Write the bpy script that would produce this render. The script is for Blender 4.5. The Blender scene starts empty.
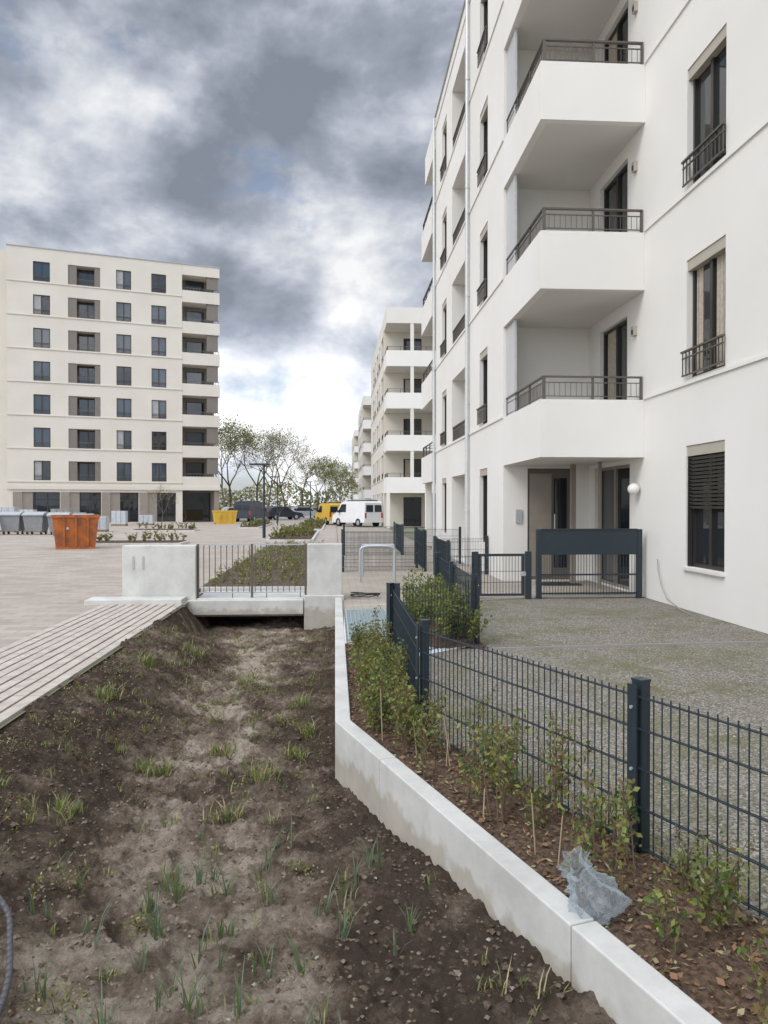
import bpy, math, random
from mathutils import Vector, noise, Matrix
random.seed(7)
R=random.uniform
scene=bpy.context.scene

# ------------------------------------------------------------ materials
def nm(name):
    m=bpy.data.materials.new(name); m.use_nodes=True
    nt=m.node_tree; b=nt.nodes['Principled BSDF']
    return m,nt,b
def simple(name,col,rough=.6,metal=0,spec=.5,var=0,scale=8,bump=0,bscale=60,col2=None):
    m,nt,b=nm(name)
    b.inputs['Roughness'].default_value=rough; b.inputs['Metallic'].default_value=metal
    b.inputs['Specular IOR Level'].default_value=spec
    b.inputs['Base Color'].default_value=(*col,1)
    tc=nt.nodes.new('ShaderNodeTexCoord')
    if var or col2:
        n=nt.nodes.new('ShaderNodeTexNoise'); n.inputs['Scale'].default_value=scale; n.inputs['Detail'].default_value=5
        n.inputs['Roughness'].default_value=.65
        nt.links.new(tc.outputs['Object'],n.inputs['Vector'])
        r=nt.nodes.new('ShaderNodeValToRGB')
        c2=col2 or tuple(c*(1-var) for c in col)
        r.color_ramp.elements[0].position=.35; r.color_ramp.elements[0].color=(*c2,1)
        r.color_ramp.elements[1].position=.65; r.color_ramp.elements[1].color=(*col,1)
        nt.links.new(n.outputs['Fac'],r.inputs['Fac']); nt.links.new(r.outputs['Color'],b.inputs['Base Color'])
    if bump:
        n2=nt.nodes.new('ShaderNodeTexNoise'); n2.inputs['Scale'].default_value=bscale; n2.inputs['Detail'].default_value=4
        nt.links.new(tc.outputs['Object'],n2.inputs['Vector'])
        bp=nt.nodes.new('ShaderNodeBump'); bp.inputs['Strength'].default_value=bump; bp.inputs['Distance'].default_value=.01
        nt.links.new(n2.outputs['Fac'],bp.inputs['Height']); nt.links.new(bp.outputs['Normal'],b.inputs['Normal'])
    return m

def plaster(name,col,bscale=90):
    m,nt,b=nm(name); N=nt.nodes; Lk=nt.links
    b.inputs['Roughness'].default_value=.9; b.inputs['Specular IOR Level'].default_value=.2
    tc=N.new('ShaderNodeTexCoord')
    n=N.new('ShaderNodeTexNoise'); n.inputs['Scale'].default_value=.45; n.inputs['Detail'].default_value=5
    Lk.new(tc.outputs['Object'],n.inputs['Vector'])
    r=N.new('ShaderNodeValToRGB'); r.color_ramp.elements[0].position=.3; r.color_ramp.elements[1].position=.7
    r.color_ramp.elements[0].color=(col[0]*.93,col[1]*.925,col[2]*.91,1); r.color_ramp.elements[1].color=(*col,1)
    Lk.new(n.outputs['Fac'],r.inputs['Fac']); Lk.new(r.outputs['Color'],b.inputs['Base Color'])
    n2=N.new('ShaderNodeTexNoise'); n2.inputs['Scale'].default_value=bscale; n2.inputs['Detail'].default_value=2
    Lk.new(tc.outputs['Object'],n2.inputs['Vector'])
    bp=N.new('ShaderNodeBump'); bp.inputs['Strength'].default_value=.5; bp.inputs['Distance'].default_value=.006
    Lk.new(n2.outputs['Fac'],bp.inputs['Height']); Lk.new(bp.outputs['Normal'],b.inputs['Normal'])
    return m

WHITE=plaster('white_plaster',(.78,.76,.725))
WHITE2=plaster('offwhite_plaster',(.70,.675,.62),40)
CREAM=plaster('cream_plaster',(.66,.62,.545),40)
SOFF=plaster('soffit_plaster',(.70,.685,.65))
TAUPE=simple('taupe_cladding',(.27,.235,.195),.6,var=.12,scale=3)
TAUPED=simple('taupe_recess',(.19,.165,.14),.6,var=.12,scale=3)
BEIGEBOX=simple('shutter_box_beige',(.42,.385,.32),.5,var=.05,scale=5)
FRAME=simple('dark_bronze_frame',(.045,.040,.036),.4,metal=.3)
DOOR=simple('door_grey_brown',(.13,.115,.10),.45,var=.1,scale=4)
RAIL=simple('railing_bronze',(.12,.105,.09),.45,metal=.3)
ANTH=simple('anthracite_coated_steel',(.022,.035,.045),.42,metal=.1,var=.15,scale=20)
FROST=simple('frosted_screen',(.50,.50,.49),.3)
STEEL=simple('galvanised_steel',(.50,.53,.55),.4,metal=.5,var=.15,scale=30)
PIPE=simple('zinc_pipe',(.60,.61,.62),.45,metal=.3,var=.1,scale=10)
ZINC=simple('zinc_cap',(.40,.40,.40),.45,metal=.5)
CURT=simple('curtain_cloth',(.48,.42,.33),.4,var=.3,scale=14)
CURTW=simple('curtain_white',(.45,.45,.44),.3,var=.2,scale=6)
RUBBER=simple('black_rubber',(.02,.02,.02),.6)
GROUNDF=simple('ground_far',(.20,.19,.15),.95,col2=(.11,.13,.06),scale=.08)
CARGLASS=simple('car_glass',(.02,.025,.03),.08)
def glassmat(name,c):
    m,nt,b=nm(name)
    b.inputs['Base Color'].default_value=(*c,1); b.inputs['Roughness'].default_value=.03; b.inputs['Specular IOR Level'].default_value=.8
    tc=nt.nodes.new('ShaderNodeTexCoord'); n=nt.nodes.new('ShaderNodeTexNoise'); n.inputs['Scale'].default_value=1.3
    nt.links.new(tc.outputs['Object'],n.inputs['Vector']); bp=nt.nodes.new('ShaderNodeBump'); bp.inputs['Strength'].default_value=.06; bp.inputs['Distance'].default_value=.05
    nt.links.new(n.outputs['Fac'],bp.inputs['Height']); nt.links.new(bp.outputs['Normal'],b.inputs['Normal'])
    return m
GLASS=glassmat('window_glass',(.018,.022,.025))
GLASSB=glassmat('window_glass_bluish',(.045,.065,.085))

def concrete():
    m,nt,b=nm('cast_concrete'); N=nt.nodes; Lk=nt.links
    b.inputs['Roughness'].default_value=.8
    tc=N.new('ShaderNodeTexCoord')
    n=N.new('ShaderNodeTexNoise'); n.inputs['Scale'].default_value=2.2; n.inputs['Detail'].default_value=7; n.inputs['Roughness'].default_value=.7
    Lk.new(tc.outputs['Object'],n.inputs['Vector'])
    r=N.new('ShaderNodeValToRGB'); e=r.color_ramp.elements
    e[0].position=.3; e[0].color=(.42,.415,.39,1); e[1].position=.6; e[1].color=(.57,.565,.53,1)
    Lk.new(n.outputs['Fac'],r.inputs['Fac'])
    v=N.new('ShaderNodeTexVoronoi'); v.inputs['Scale'].default_value=45; Lk.new(tc.outputs['Object'],v.inputs['Vector'])
    r2=N.new('ShaderNodeValToRGB'); r2.color_ramp.elements[0].position=.05; r2.color_ramp.elements[0].color=(.6,.6,.58,1); r2.color_ramp.elements[1].position=.12; r2.color_ramp.elements[1].color=(1,1,1,1)
    Lk.new(v.outputs['Distance'],r2.inputs['Fac'])
    sp=N.new('ShaderNodeSeparateXYZ'); Lk.new(tc.outputs['Object'],sp.inputs[0])
    n4=N.new('ShaderNodeTexNoise'); n4.inputs['Scale'].default_value=7; n4.inputs['Detail'].default_value=6; Lk.new(tc.outputs['Object'],n4.inputs['Vector'])
    ad=N.new('ShaderNodeMath'); ad.operation='MULTIPLY_ADD'; ad.inputs[1].default_value=.35; Lk.new(n4.outputs['Fac'],ad.inputs[0]); Lk.new(sp.outputs['Z'],ad.inputs[2])
    r3=N.new('ShaderNodeValToRGB'); r3.color_ramp.elements[0].position=0; r3.color_ramp.elements[0].color=(.68,.60,.50,1); r3.color_ramp.elements[1].position=.06; r3.color_ramp.elements[1].color=(1,1,1,1)
    Lk.new(ad.outputs[0],r3.inputs['Fac'])
    m1=N.new('ShaderNodeMixRGB'); m1.blend_type='MULTIPLY'; m1.inputs[0].default_value=.6; Lk.new(r.outputs[0],m1.inputs[1]); Lk.new(r2.outputs[0],m1.inputs[2])
    m2=N.new('ShaderNodeMixRGB'); m2.blend_type='MULTIPLY'; m2.inputs[0].default_value=.7; Lk.new(m1.outputs[0],m2.inputs[1]); Lk.new(r3.outputs[0],m2.inputs[2])
    Lk.new(m2.outputs[0],b.inputs['Base Color'])
    bp=N.new('ShaderNodeBump'); bp.inputs['Strength'].default_value=.3; bp.inputs['Distance'].default_value=.004
    Lk.new(r2.outputs[0],bp.inputs['Height']); Lk.new(bp.outputs[0],b.inputs['Normal'])
    return m
CONC=concrete()

def paving(name,c1,c2,mortar,bw,bh,scale=1.0,rot=0,var=.25):
    m,nt,b=nm(name); N=nt.nodes; Lk=nt.links
    b.inputs['Roughness'].default_value=.85
    tc=N.new('ShaderNodeTexCoord'); mp=N.new('ShaderNodeMapping'); mp.inputs['Rotation'].default_value[2]=rot
    Lk.new(tc.outputs['Object'],mp.inputs[0])
    br=N.new('ShaderNodeTexBrick'); br.inputs['Color1'].default_value=(*c1,1); br.inputs['Color2'].default_value=(*c2,1); br.inputs['Mortar'].default_value=(*mortar,1)
    br.inputs['Scale'].default_value=scale; br.inputs['Brick Width'].default_value=bw; br.inputs['Row Height'].default_value=bh
    br.inputs['Mortar Size'].default_value=.006; br.inputs['Bias'].default_value=0
    Lk.new(mp.outputs[0],br.inputs['Vector'])
    n=N.new('ShaderNodeTexNoise'); n.inputs['Scale'].default_value=.6; n.inputs['Detail'].default_value=7; n.inputs['Roughness'].default_value=.7; Lk.new(tc.outputs['Object'],n.inputs['Vector'])
    r=N.new('ShaderNodeValToRGB'); r.color_ramp.elements[0].position=.3; r.color_ramp.elements[0].color=(1-var,1-var,1-var*1.1,1); r.color_ramp.elements[1].position=.7; r.color_ramp.elements[1].color=(1,1,1,1)
    Lk.new(n.outputs['Fac'],r.inputs['Fac'])
    mm=N.new('ShaderNodeMixRGB'); mm.blend_type='MULTIPLY'; mm.inputs[0].default_value=1; Lk.new(br.outputs['Color'],mm.inputs[1]); Lk.new(r.outputs[0],mm.inputs[2])
    Lk.new(mm.outputs[0],b.inputs['Base Color'])
    bp=N.new('ShaderNodeBump'); bp.inputs['Strength'].default_value=.5; bp.inputs['Distance'].default_value=.004; bp.invert=True
    Lk.new(br.outputs['Fac'],bp.inputs['Height']); Lk.new(bp.outputs[0],b.inputs['Normal'])
    return m
PLAZA=paving('plaza_pavers',(.44,.38,.325),(.35,.295,.25),(.24,.205,.175),.5,.25)
PATH=paving('path_pavers',(.42,.37,.31),(.36,.32,.27),(.2,.18,.15),.3,.15)
PLANK=simple('slotted_concrete_strip',(.50,.445,.39),.8,var=.28,scale=5,bump=.3,bscale=40)
ROADL=simple('light_road',(.36,.34,.31),.9,var=.15,scale=.7)

def gravel():
    m,nt,b=nm('gravel_mossy'); N=nt.nodes; Lk=nt.links
    b.inputs['Roughness'].default_value=.95; b.inputs['Specular IOR Level'].default_value=.15
    tc=N.new('ShaderNodeTexCoord')
    v=N.new('ShaderNodeTexVoronoi'); v.inputs['Scale'].default_value=70; Lk.new(tc.outputs['Object'],v.inputs['Vector'])
    r=N.new('ShaderNodeValToRGB'); e=r.color_ramp.elements; e[0].position=0; e[0].color=(.115,.105,.09,1); e[1].position=1; e[1].color=(.37,.345,.30,1)
    x=e.new(.5); x.color=(.20,.183,.153,1)
    sp=N.new('ShaderNodeSeparateColor'); Lk.new(v.outputs['Color'],sp.inputs[0]); Lk.new(sp.outputs[0],r.inputs['Fac'])
    n=N.new('ShaderNodeTexNoise'); n.inputs['Scale'].default_value=.9; n.inputs['Detail'].default_value=9; n.inputs['Roughness'].default_value=.78; Lk.new(tc.outputs['Object'],n.inputs['Vector'])
    r2=N.new('ShaderNodeValToRGB'); r2.color_ramp.elements[0].position=.47; r2.color_ramp.elements[0].color=(0,0,0,1); r2.color_ramp.elements[1].position=.62; r2.color_ramp.elements[1].color=(.72,.72,.72,1)
    Lk.new(n.outputs['Fac'],r2.inputs['Fac'])
    mm=N.new('ShaderNodeMixRGB'); Lk.new(r2.outputs[0],mm.inputs[0]); Lk.new(r.outputs[0],mm.inputs[1]); mm.inputs[2].default_value=(.125,.13,.05,1)
    Lk.new(mm.outputs[0],b.inputs['Base Color'])
    bp=N.new('ShaderNodeBump'); bp.inputs['Strength'].default_value=.8; bp.inputs['Distance'].default_value=.01; bp.invert=True
    Lk.new(v.outputs['Distance'],bp.inputs['Height']); Lk.new(bp.outputs[0],b.inputs['Normal'])
    return m
GRAVEL=gravel()

def soil():
    m,nt,b=nm('garden_soil'); N=nt.nodes; Lk=nt.links
    b.inputs['Roughness'].default_value=1; b.inputs['Specular IOR Level'].default_value=.12
    tc=N.new('ShaderNodeTexCoord')
    at=N.new('ShaderNodeAttribute'); at.attribute_name='dry'
    n=N.new('ShaderNodeTexNoise'); n.inputs['Scale'].default_value=11; n.inputs['Detail'].default_value=9; n.inputs['Roughness'].default_value=.8; Lk.new(tc.outputs['Object'],n.inputs['Vector'])
    ma=N.new('ShaderNodeMath'); ma.operation='MULTIPLY_ADD'; ma.inputs[1].default_value=1.9; Lk.new(n.outputs['Fac'],ma.inputs[0])
    sb=N.new('ShaderNodeMath'); sb.operation='SUBTRACT'; sb.inputs[1].default_value=.92; Lk.new(at.outputs['Fac'],sb.inputs[0]); Lk.new(sb.outputs[0],ma.inputs[2])
    r=N.new('ShaderNodeValToRGB'); e=r.color_ramp.elements
    e[0].position=.05; e[0].color=(.072,.052,.039,1); e[1].position=.88; e[1].color=(.39,.33,.265,1)
    x=e.new(.30); x.color=(.125,.094,.070,1); x=e.new(.56); x.color=(.22,.175,.135,1)
    Lk.new(ma.outputs[0],r.inputs['Fac'])
    Lk.new(r.outputs[0],b.inputs['Base Color'])
    n2=N.new('ShaderNodeTexNoise'); n2.inputs['Scale'].default_value=55; n2.inputs['Detail'].default_value=6; n2.inputs['Roughness'].default_value=.75; Lk.new(tc.outputs['Object'],n2.inputs['Vector'])
    bp=N.new('ShaderNodeBump'); bp.inputs['Strength'].default_value=1; bp.inputs['Distance'].default_value=.03
    Lk.new(n2.outputs['Fac'],bp.inputs['Height']); Lk.new(bp.outputs[0],b.inputs['Normal'])
    return m
SOIL=soil()
MULCH=simple('bark_mulch',(.15,.10,.07),1,spec=.1,col2=(.045,.031,.023),scale=38,bump=1,bscale=60)
CLOD=simple('soil_clod',(.145,.110,.082),1,spec=.1,col2=(.078,.057,.043),scale=20,bump=.6,bscale=80)
CLODD=simple('soil_clod_dry',(.25,.205,.16),1,spec=.1,col2=(.15,.118,.09),scale=20,bump=.6,bscale=80)
STONE=simple('pebble',(.36,.32,.27),.8,var=.4,scale=9)
def leaf(name,col,tr=.3):
    m,nt,b=nm(name); b.inputs['Base Color'].default_value=(*col,1); b.inputs['Roughness'].default_value=.5; b.inputs['Specular IOR Level'].default_value=.3
    t=nt.nodes.new('ShaderNodeBsdfTranslucent'); t.inputs[0].default_value=(col[0]*1.5,col[1]*1.5,col[2],1)
    mx=nt.nodes.new('ShaderNodeMixShader'); mx.inputs[0].default_value=tr
    nt.links.new(b.outputs[0],mx.inputs[1]); nt.links.new(t.outputs[0],mx.inputs[2]); nt.links.new(mx.outputs[0],nt.nodes['Material Output'].inputs[0])
    return m
L1=leaf('leaf_green',(.11,.165,.045)); L2=leaf('leaf_yellowgreen',(.23,.25,.07)); L3=leaf('leaf_dark',(.055,.09,.03)); L4=leaf('leaf_bronze',(.18,.125,.055))
LB=leaf('leaf_bluegreen',(.13,.18,.12)); DRYL=leaf('dry_leaf',(.24,.135,.075),.1); LT=leaf('tree_leaf_spring',(.21,.22,.10)); LTB=leaf('tree_bud_brown',(.22,.18,.125))
GR1=leaf('grass_green',(.12,.165,.055)); STRAW=leaf('dry_straw',(.34,.29,.16),.1)
BARK=simple('bark',(.15,.12,.095),.95,var=.4,scale=12)
TWIG=simple('twig',(.16,.11,.075),.9,var=.3,scale=20)
ORANGE=simple('orange_skip_paint',(.50,.14,.02),.6,col2=(.22,.075,.03),scale=2.2,bump=.2,bscale=15)
YELLOW=simple('yellow_paint',(.66,.42,.05),.45,var=.15,scale=3)
VANW=simple('white_car_paint',(.75,.75,.75),.25,var=.05,scale=2)
DARKPAINT=simple('dark_car_paint',(.03,.035,.05),.25)
REDL=simple('red_lamp',(.4,.02,.02),.3)

# ------------------------------------------------------------ mesh builder
class MB:
    def __init__(s): s.v=[];s.f=[];s.m=[];s.mats=[]
    def mi(s,mat):
        if mat not in s.mats: s.mats.append(mat)
        return s.mats.index(mat)
    def poly(s,pts,mat):
        i=len(s.v); s.v.extend([tuple(p) for p in pts]); s.f.append(tuple(range(i,i+len(pts)))); s.m.append(s.mi(mat))
    def hexa(s,c,mat):
        i=len(s.v); s.v.extend([tuple(p) for p in c]); k=s.mi(mat)
        for q in ((0,3,2,1),(4,5,6,7),(0,1,5,4),(1,2,6,5),(2,3,7,6),(3,0,4,7)):
            s.f.append(tuple(i+a for a in q)); s.m.append(k)
    def box(s,x0,x1,y0,y1,z0,z1,mat):
        s.hexa([(x0,y0,z0),(x1,y0,z0),(x1,y1,z0),(x0,y1,z0),(x0,y0,z1),(x1,y0,z1),(x1,y1,z1),(x0,y1,z1)],mat)
    def boxf(s,F,u0,u1,w0,w1,z0,z1,mat):
        s.hexa([F(u0,w0,z0),F(u1,w0,z0),F(u1,w1,z0),F(u0,w1,z0),F(u0,w0,z1),F(u1,w0,z1),F(u1,w1,z1),F(u0,w1,z1)],mat)
    def cyl(s,p0,p1,r0,r1,mat,n=8,caps=True):
        p0=Vector(p0);p1=Vector(p1);d=(p1-p0)
        if d.length<1e-6: return
        d.normalize(); a=d.orthogonal().normalized(); b=d.cross(a); i=len(s.v); k=s.mi(mat)
        for p,r in ((p0,r0),(p1,r1)):
            for j in range(n):
                t=2*math.pi*j/n; s.v.append(tuple(p+a*math.cos(t)*r+b*math.sin(t)*r))
        for j in range(n):
            s.f.append((i+j,i+(j+1)%n,i+n+(j+1)%n,i+n+j)); s.m.append(k)
        if caps:
            s.f.append(tuple(i+j for j in range(n))[::-1]); s.m.append(k)
            s.f.append(tuple(i+n+j for j in range(n))); s.m.append(k)
    def tube(s,pts,r,mat,n=8):
        for a,b in zip(pts[:-1],pts[1:]): s.cyl(a,b,r,r,mat,n)
    def obj(s,name,parent=None,smooth=False,bevel=0):
        me=bpy.data.meshes.new(name); me.from_pydata(s.v,[],s.f)
        for m in s.mats: me.materials.append(m)
        me.polygons.foreach_set('material_index',s.m)
        if smooth: me.polygons.foreach_set('use_smooth',[True]*len(s.f))
        me.update()
        o=bpy.data.objects.new(name,me); scene.collection.objects.link(o)
        if parent: o.parent=parent
        if bevel:
            b=o.modifiers.new('b','BEVEL'); b.width=bevel; b.segments=2; b.limit_method='ANGLE'
        return o
def empty(name):
    e=bpy.data.objects.new(name,None); scene.collection.objects.link(e); return e
def frame(O,U,N):
    return lambda u,w,z:(O[0]+U[0]*u+N[0]*w, O[1]+U[1]*u+N[1]*w, z)

def wall(mb,F,L0,L1_,z0,z1,ops,mat):
    us=sorted({L0,L1_}|{o[0] for o in ops}|{o[1] for o in ops}); zs=sorted({z0,z1}|{o[2] for o in ops}|{o[3] for o in ops})
    for a,b in zip(us[:-1],us[1:]):
        for c,d in zip(zs[:-1],zs[1:]):
            mu=(a+b)/2; mz=(c+d)/2
            if any(o[0]<mu<o[1] and o[2]<mz<o[3] for o in ops): continue
            mb.poly([F(a,0,c),F(b,0,c),F(b,0,d),F(a,0,d)],mat)
    for o in ops:
        a,b,c,d,r=o[:5]
        mb.poly([F(a,0,c),F(a,-r,c),F(a,-r,d),F(a,0,d)],mat)
        mb.poly([F(b,0,c),F(b,-r,c),F(b,-r,d),F(b,0,d)],mat)
        mb.poly([F(a,0,c),F(b,0,c),F(b,-r,c),F(a,-r,c)],mat)
        mb.poly([F(a,0,d),F(b,0,d),F(b,-r,d),F(a,-r,d)],mat)
def win(mb,F,a,b,c,d,r,mull=1,fw=.06,glass=None,fr=None,curt=None,box=0,blind=0,trans=0):
    glass=glass or GLASS; fr=fr or FRAME
    mb.poly([F(a,-r+.012,c),F(b,-r+.012,c),F(b,-r+.012,d),F(a,-r+.012,d)],glass)
    e=.002
    mb.boxf(F,a+e,a+fw,-r,-r+.06,c+e,d-e,fr); mb.boxf(F,b-fw,b-e,-r,-r+.06,c+e,d-e,fr)
    mb.boxf(F,a+fw,b-fw,-r,-r+.058,c+e,c+fw,fr); mb.boxf(F,a+fw,b-fw,-r,-r+.058,d-fw,d-e,fr)
    for k in range(mull):
        m=a+(b-a)*(k+1)/(mull+1); mb.boxf(F,m-fw*.7,m+fw*.7,-r,-r+.062,c+fw,d-fw,fr)
    if trans: mb.boxf(F,a+fw,b-fw,-r,-r+.056,trans-.03,trans+.03,fr)
    if box: mb.boxf(F,a+.003,b-.003,-r+.02,-.02,d-box,d-.003,BEIGEBOX)
    if curt:
        for (p,q,mat) in curt:
            n=max(3,int((q-p)*(b-a)/.05))
            for i in range(n):
                x0=a+(b-a)*(p+(q-p)*i/n); x1=a+(b-a)*(p+(q-p)*(i+.8)/n)
                mb.poly([F(x0,-r+.014,c+fw),F(x1,-r+.016+.006*(i%2),c+fw),F(x1,-r+.016+.006*(i%2),d-fw),F(x0,-r+.014,d-fw)],mat)
    if blind:
        z=d-(box or 0)-.04
        while z>d-blind:
            mb.boxf(F,a+.03,b-.03,-r+.08,-r+.13,z,z+.012,FRAME); mb.boxf(F,a+.03,b-.03,-r+.09,-r+.10,z-.025,z,RAIL); z-=.06
        for q in (a+.02,b-.04): mb.boxf(F,q,q+.02,-r+.07,-r+.14,c+.01,d-(box or 0)-.01,FRAME)
def frail(mb,F,a,b,z0,z1,w=.035):
    mb.boxf(F,a-.03,b+.03,w,w+.045,z1-.03,z1,RAIL); mb.boxf(F,a-.02,b+.02,w+.005,w+.03,z1-.13,z1-.11,RAIL); mb.boxf(F,a-.02,b+.02,w+.005,w+.03,z0,z0+.025,RAIL)
    n=max(2,int((b-a)/.11))
    for i in range(n+1):
        x=a+(b-a)*i/n; mb.boxf(F,x-.006,x+.006,w+.01,w+.026,z0,z1-.03,RAIL)
def toprail(mb,p0,p1,z0,z1,fine=True):
    p0=Vector((p0[0],p0[1],0));p1=Vector((p1[0],p1[1],0)); L=(p1-p0).length; U=(p1-p0)/L; N=Vector((U.y,-U.x,0))
    F=frame(p0,U,N)
    mb.boxf(F,0,L,-.03,.03,z1-.03,z1,RAIL)
    mb.boxf(F,0,L,-.012,.012,z1-.13,z1-.115,RAIL); mb.boxf(F,0,L,-.012,.012,z0+.06,z0+.075,RAIL)
    n=max(1,round(L/.95))
    for i in range(n+1):
        x=min(max(L*i/n,.02),L-.02); mb.boxf(F,x-.018,x+.018,-.02,.02,z0-.02,z1-.03,RAIL)
    if fine:
        k=int(L/.1)
        for i in range(1,k):
            x=L*i/k; mb.boxf(F,x-.004,x+.004,-.005,.005,z0+.06,z1-.12,RAIL)

S=[3.69+3.08*k for k in range(4)]
# ------------------------------------------------------------ near apartment building
apt=empty('apartment_building')
wl=MB(); gl=MB(); rl=MB(); tr=MB()
H1=16.1
FA=frame((5.7,-12),(0,1),(-1,0))
ops=[];
ycols=[(10.95,12.2),(5.6,6.8),(1.2,2.4),(-4,-2.8),(-9,-7.8)]
for ci,(y0,y1) in enumerate(ycols):
    a,b=y0+12,y1+12
    ops.append((a,b,.70,2.66,.16)); win(gl,FA,a,b,.70,2.66,.16,1,box=.17,blind=1.05 if ci==0 else 0)
    tr.boxf(FA,a-.03,b+.03,-.14,.06,.65,.695,SOFF)
    for k,s in enumerate(S):
        ops.append((a,b,s+.05,s+1.97,.16))
        cur=None
        if ci==0 and k==0: cur=[(.24,.44,CURT),(.78,.95,CURT)]
        elif (ci+k)%2==0: cur=[(.06,.2,CURTW)]
        win(gl,FA,a,b,s+.05,s+1.97,.16,1,box=.17,curt=cur)
        frail(rl,FA,a-.02,b+.02,s+.09,s+.5)
for k,s in enumerate([.0]+[2.95+3.08*k for k in range(4)]):
    a,b=26.75,28.3
    if k==0: a,b,z0,z1=26.6,28.6,.02,2.5
    else: z0,z1=s+.05,s+2.45
    ops.append((a,b,z0,z1,.14)); win(gl,FA,a,b,z0,z1,.14,1,fr=TAUPE if k==0 else FRAME,curt=[(.55,.9,CURT)] if k in(1,3) else None)
wall(wl,FA,0,29,0,H1,ops,WHITE)
for s in S: tr.boxf(FA,0,25.88,0,.03,s-.045,s+.01,WHITE)
for z in (5.0,8.1,11.1): tr.boxf(FA,26.25,26.38,0,.07,z-.09,z+.09,BEIGEBOX); tr.boxf(FA,26.28,26.35,.07,.08,z-.06,z+.02,FRAME)
FE=frame((3.75,17),(1,0),(0,-1))
ops=[(.55,1.53,.02,2.52,.1)]
wall(wl,FE,0,1.95,0,H1,ops,WHITE)
gl.boxf(FE,.552,1.528,-.1,-.04,.022,2.518,DOOR); gl.boxf(FE,.60,1.10,-.04,-.02,.1,2.4,TAUPE); gl.cyl((4.9,16.93,1.0),(4.9,16.93,1.5),.015,.015,STEEL)
gl.boxf(FE,1.16,1.45,-.04,-.025,.3,2.3,GLASS)
tr.boxf(FE,.28,.42,.002,.04,1.3,1.6,STEEL)
tr.box(5.05,5.15,16.2,16.3,0,2.57,TAUPE); tr.box(5.3,5.36,15.2,15.26,0,2.57,TAUPE)
FB=frame((3.75,17),(0,1),(-1,0)); ops=[]
def yB(y): return y-17
for (y0,y1) in [(18.8,19.85),(25.8,26.9)]:
    a,b=yB(y0),yB(y1)
    ops.append((a,b,.74,2.62,.16)); win(gl,FB,a,b,.74,2.62,.16,0,box=.17)
    for k,s in enumerate(S):
        ops.append((a,b,s+.05,s+1.93,.16)); win(gl,FB,a,b,s+.05,s+1.93,.16,0,box=.17); frail(rl,FB,a,b,s+.09,s+.5)
a,b=yB(22.1),yB(24.6)
ops.append((a,b,.02,2.6,1.3)); wl.poly([FB(a,-1.3,.02),FB(b,-1.3,.02),FB(b,-1.3,2.6),FB(a,-1.3,2.6)],TAUPE)
gl.boxf(FB,a+.5,b-.5,-1.29,-1.22,.03,2.3,FRAME)
for k,s in enumerate(S):
    ops.append((a,b,s+.03,s+2.0,1.4)); wl.poly([FB(a,-1.4,s+.03),FB(b,-1.4,s+.03),FB(b,-1.4,s+2.0),FB(a,-1.4,s+2.0)],WHITE2)
    win(gl,FB,a+.4,b-.4,s+.04,s+1.8,1.33,1); frail(rl,FB,a,b,s+.05,s+.5,w=-.06)
LB_=yB(28.6)
wall(wl,FB,0,LB_,0,H1,ops,WHITE)
for s in S+[H1-.4]: tr.boxf(FB,0,LB_,0,.03,s-.045,s+.01,WHITE)
tr.boxf(FB,-.03,LB_,-.3,.05,H1,H1+.06,ZINC)
def stack(wl,gl,rl,X0,X1,Y0,Y1,bots,sides,recmat,par=1.06,rail=.44,fine=False,t=.15):
    for zb in bots:
        wl.box(X0+t,X1,Y0+(t if 's' in sides else 0),Y1-(t if 'n' in sides else 0),zb+.003,zb+.30,SOFF)
        z1=zb+par
        if 'w' in sides: wl.box(X0,X0+t,Y0,Y1,zb,z1,WHITE); toprail(rl,(X0+t/2,Y0+.05),(X0+t/2,Y1-.05),z1,z1+rail,fine)
        if 's' in sides: wl.box(X0+t,X1-.002,Y0+.001,Y0+t,zb+.001,z1-.001,WHITE); toprail(rl,(X0+t/2,Y0+t/2),(X1-.02,Y0+t/2),z1,z1+rail,fine)
        if 'n' in sides: wl.box(X0+t,X1-.002,Y1-t,Y1-.001,zb+.001,z1-.001,WHITE); toprail(rl,(X0+t/2,Y1-t/2),(X1-.02,Y1-t/2),z1,z1+rail,fine)
bots=[2.58+3.08*k for k in range(4)]
stack(wl,gl,rl,3.75,5.7,13.9,16.998,bots,'ws',None,fine=True)
wl.box(3.75,5.69,13.9,16.99,14.9,H1,WHITE)
for zb in bots: tr.box(3.82,3.85,16.25,16.98,zb+1.08,zb+3.05,FROST); tr.box(3.81,3.86,16.2,16.25,zb+1.07,zb+3.06,PIPE)
wl.poly([(5.3,28.6,0),(5.3,32,0),(5.3,32,H1),(5.3,28.6,H1)],WHITE2)
wl.poly([(3.75,28.6,0),(5.3,28.6,0),(5.3,28.6,H1),(3.75,28.6,H1)],WHITE2)
FR=frame((5.3,28.6),(0,1),(-1,0))
for zb in bots: gl.boxf(FR,.6,2.4,.0,.05,zb+.35,zb+2.6,FRAME); gl.boxf(FR,.7,2.3,.05,.06,zb+.4,zb+2.5,GLASS)
stack(wl,gl,rl,3.6,5.29,28.61,32,bots,'wn',None)
wl.box(3.75,5.28,28.61,32,15.0,H1,WHITE); wl.box(3.75,4.0,31.7,32,0,2.58,WHITE)
wl.poly([(5.3,32,0),(16,32,0),(16,32,H1),(5.3,32,H1)],WHITE)
wl.poly([(5.71,-12,H1),(16,-12,H1),(16,32,H1),(5.71,32,H1)],ZINC); wl.poly([(3.76,17,H1-.01),(5.71,17,H1-.01),(5.71,28.6,H1-.01),(3.76,28.6,H1-.01)],ZINC)
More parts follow.
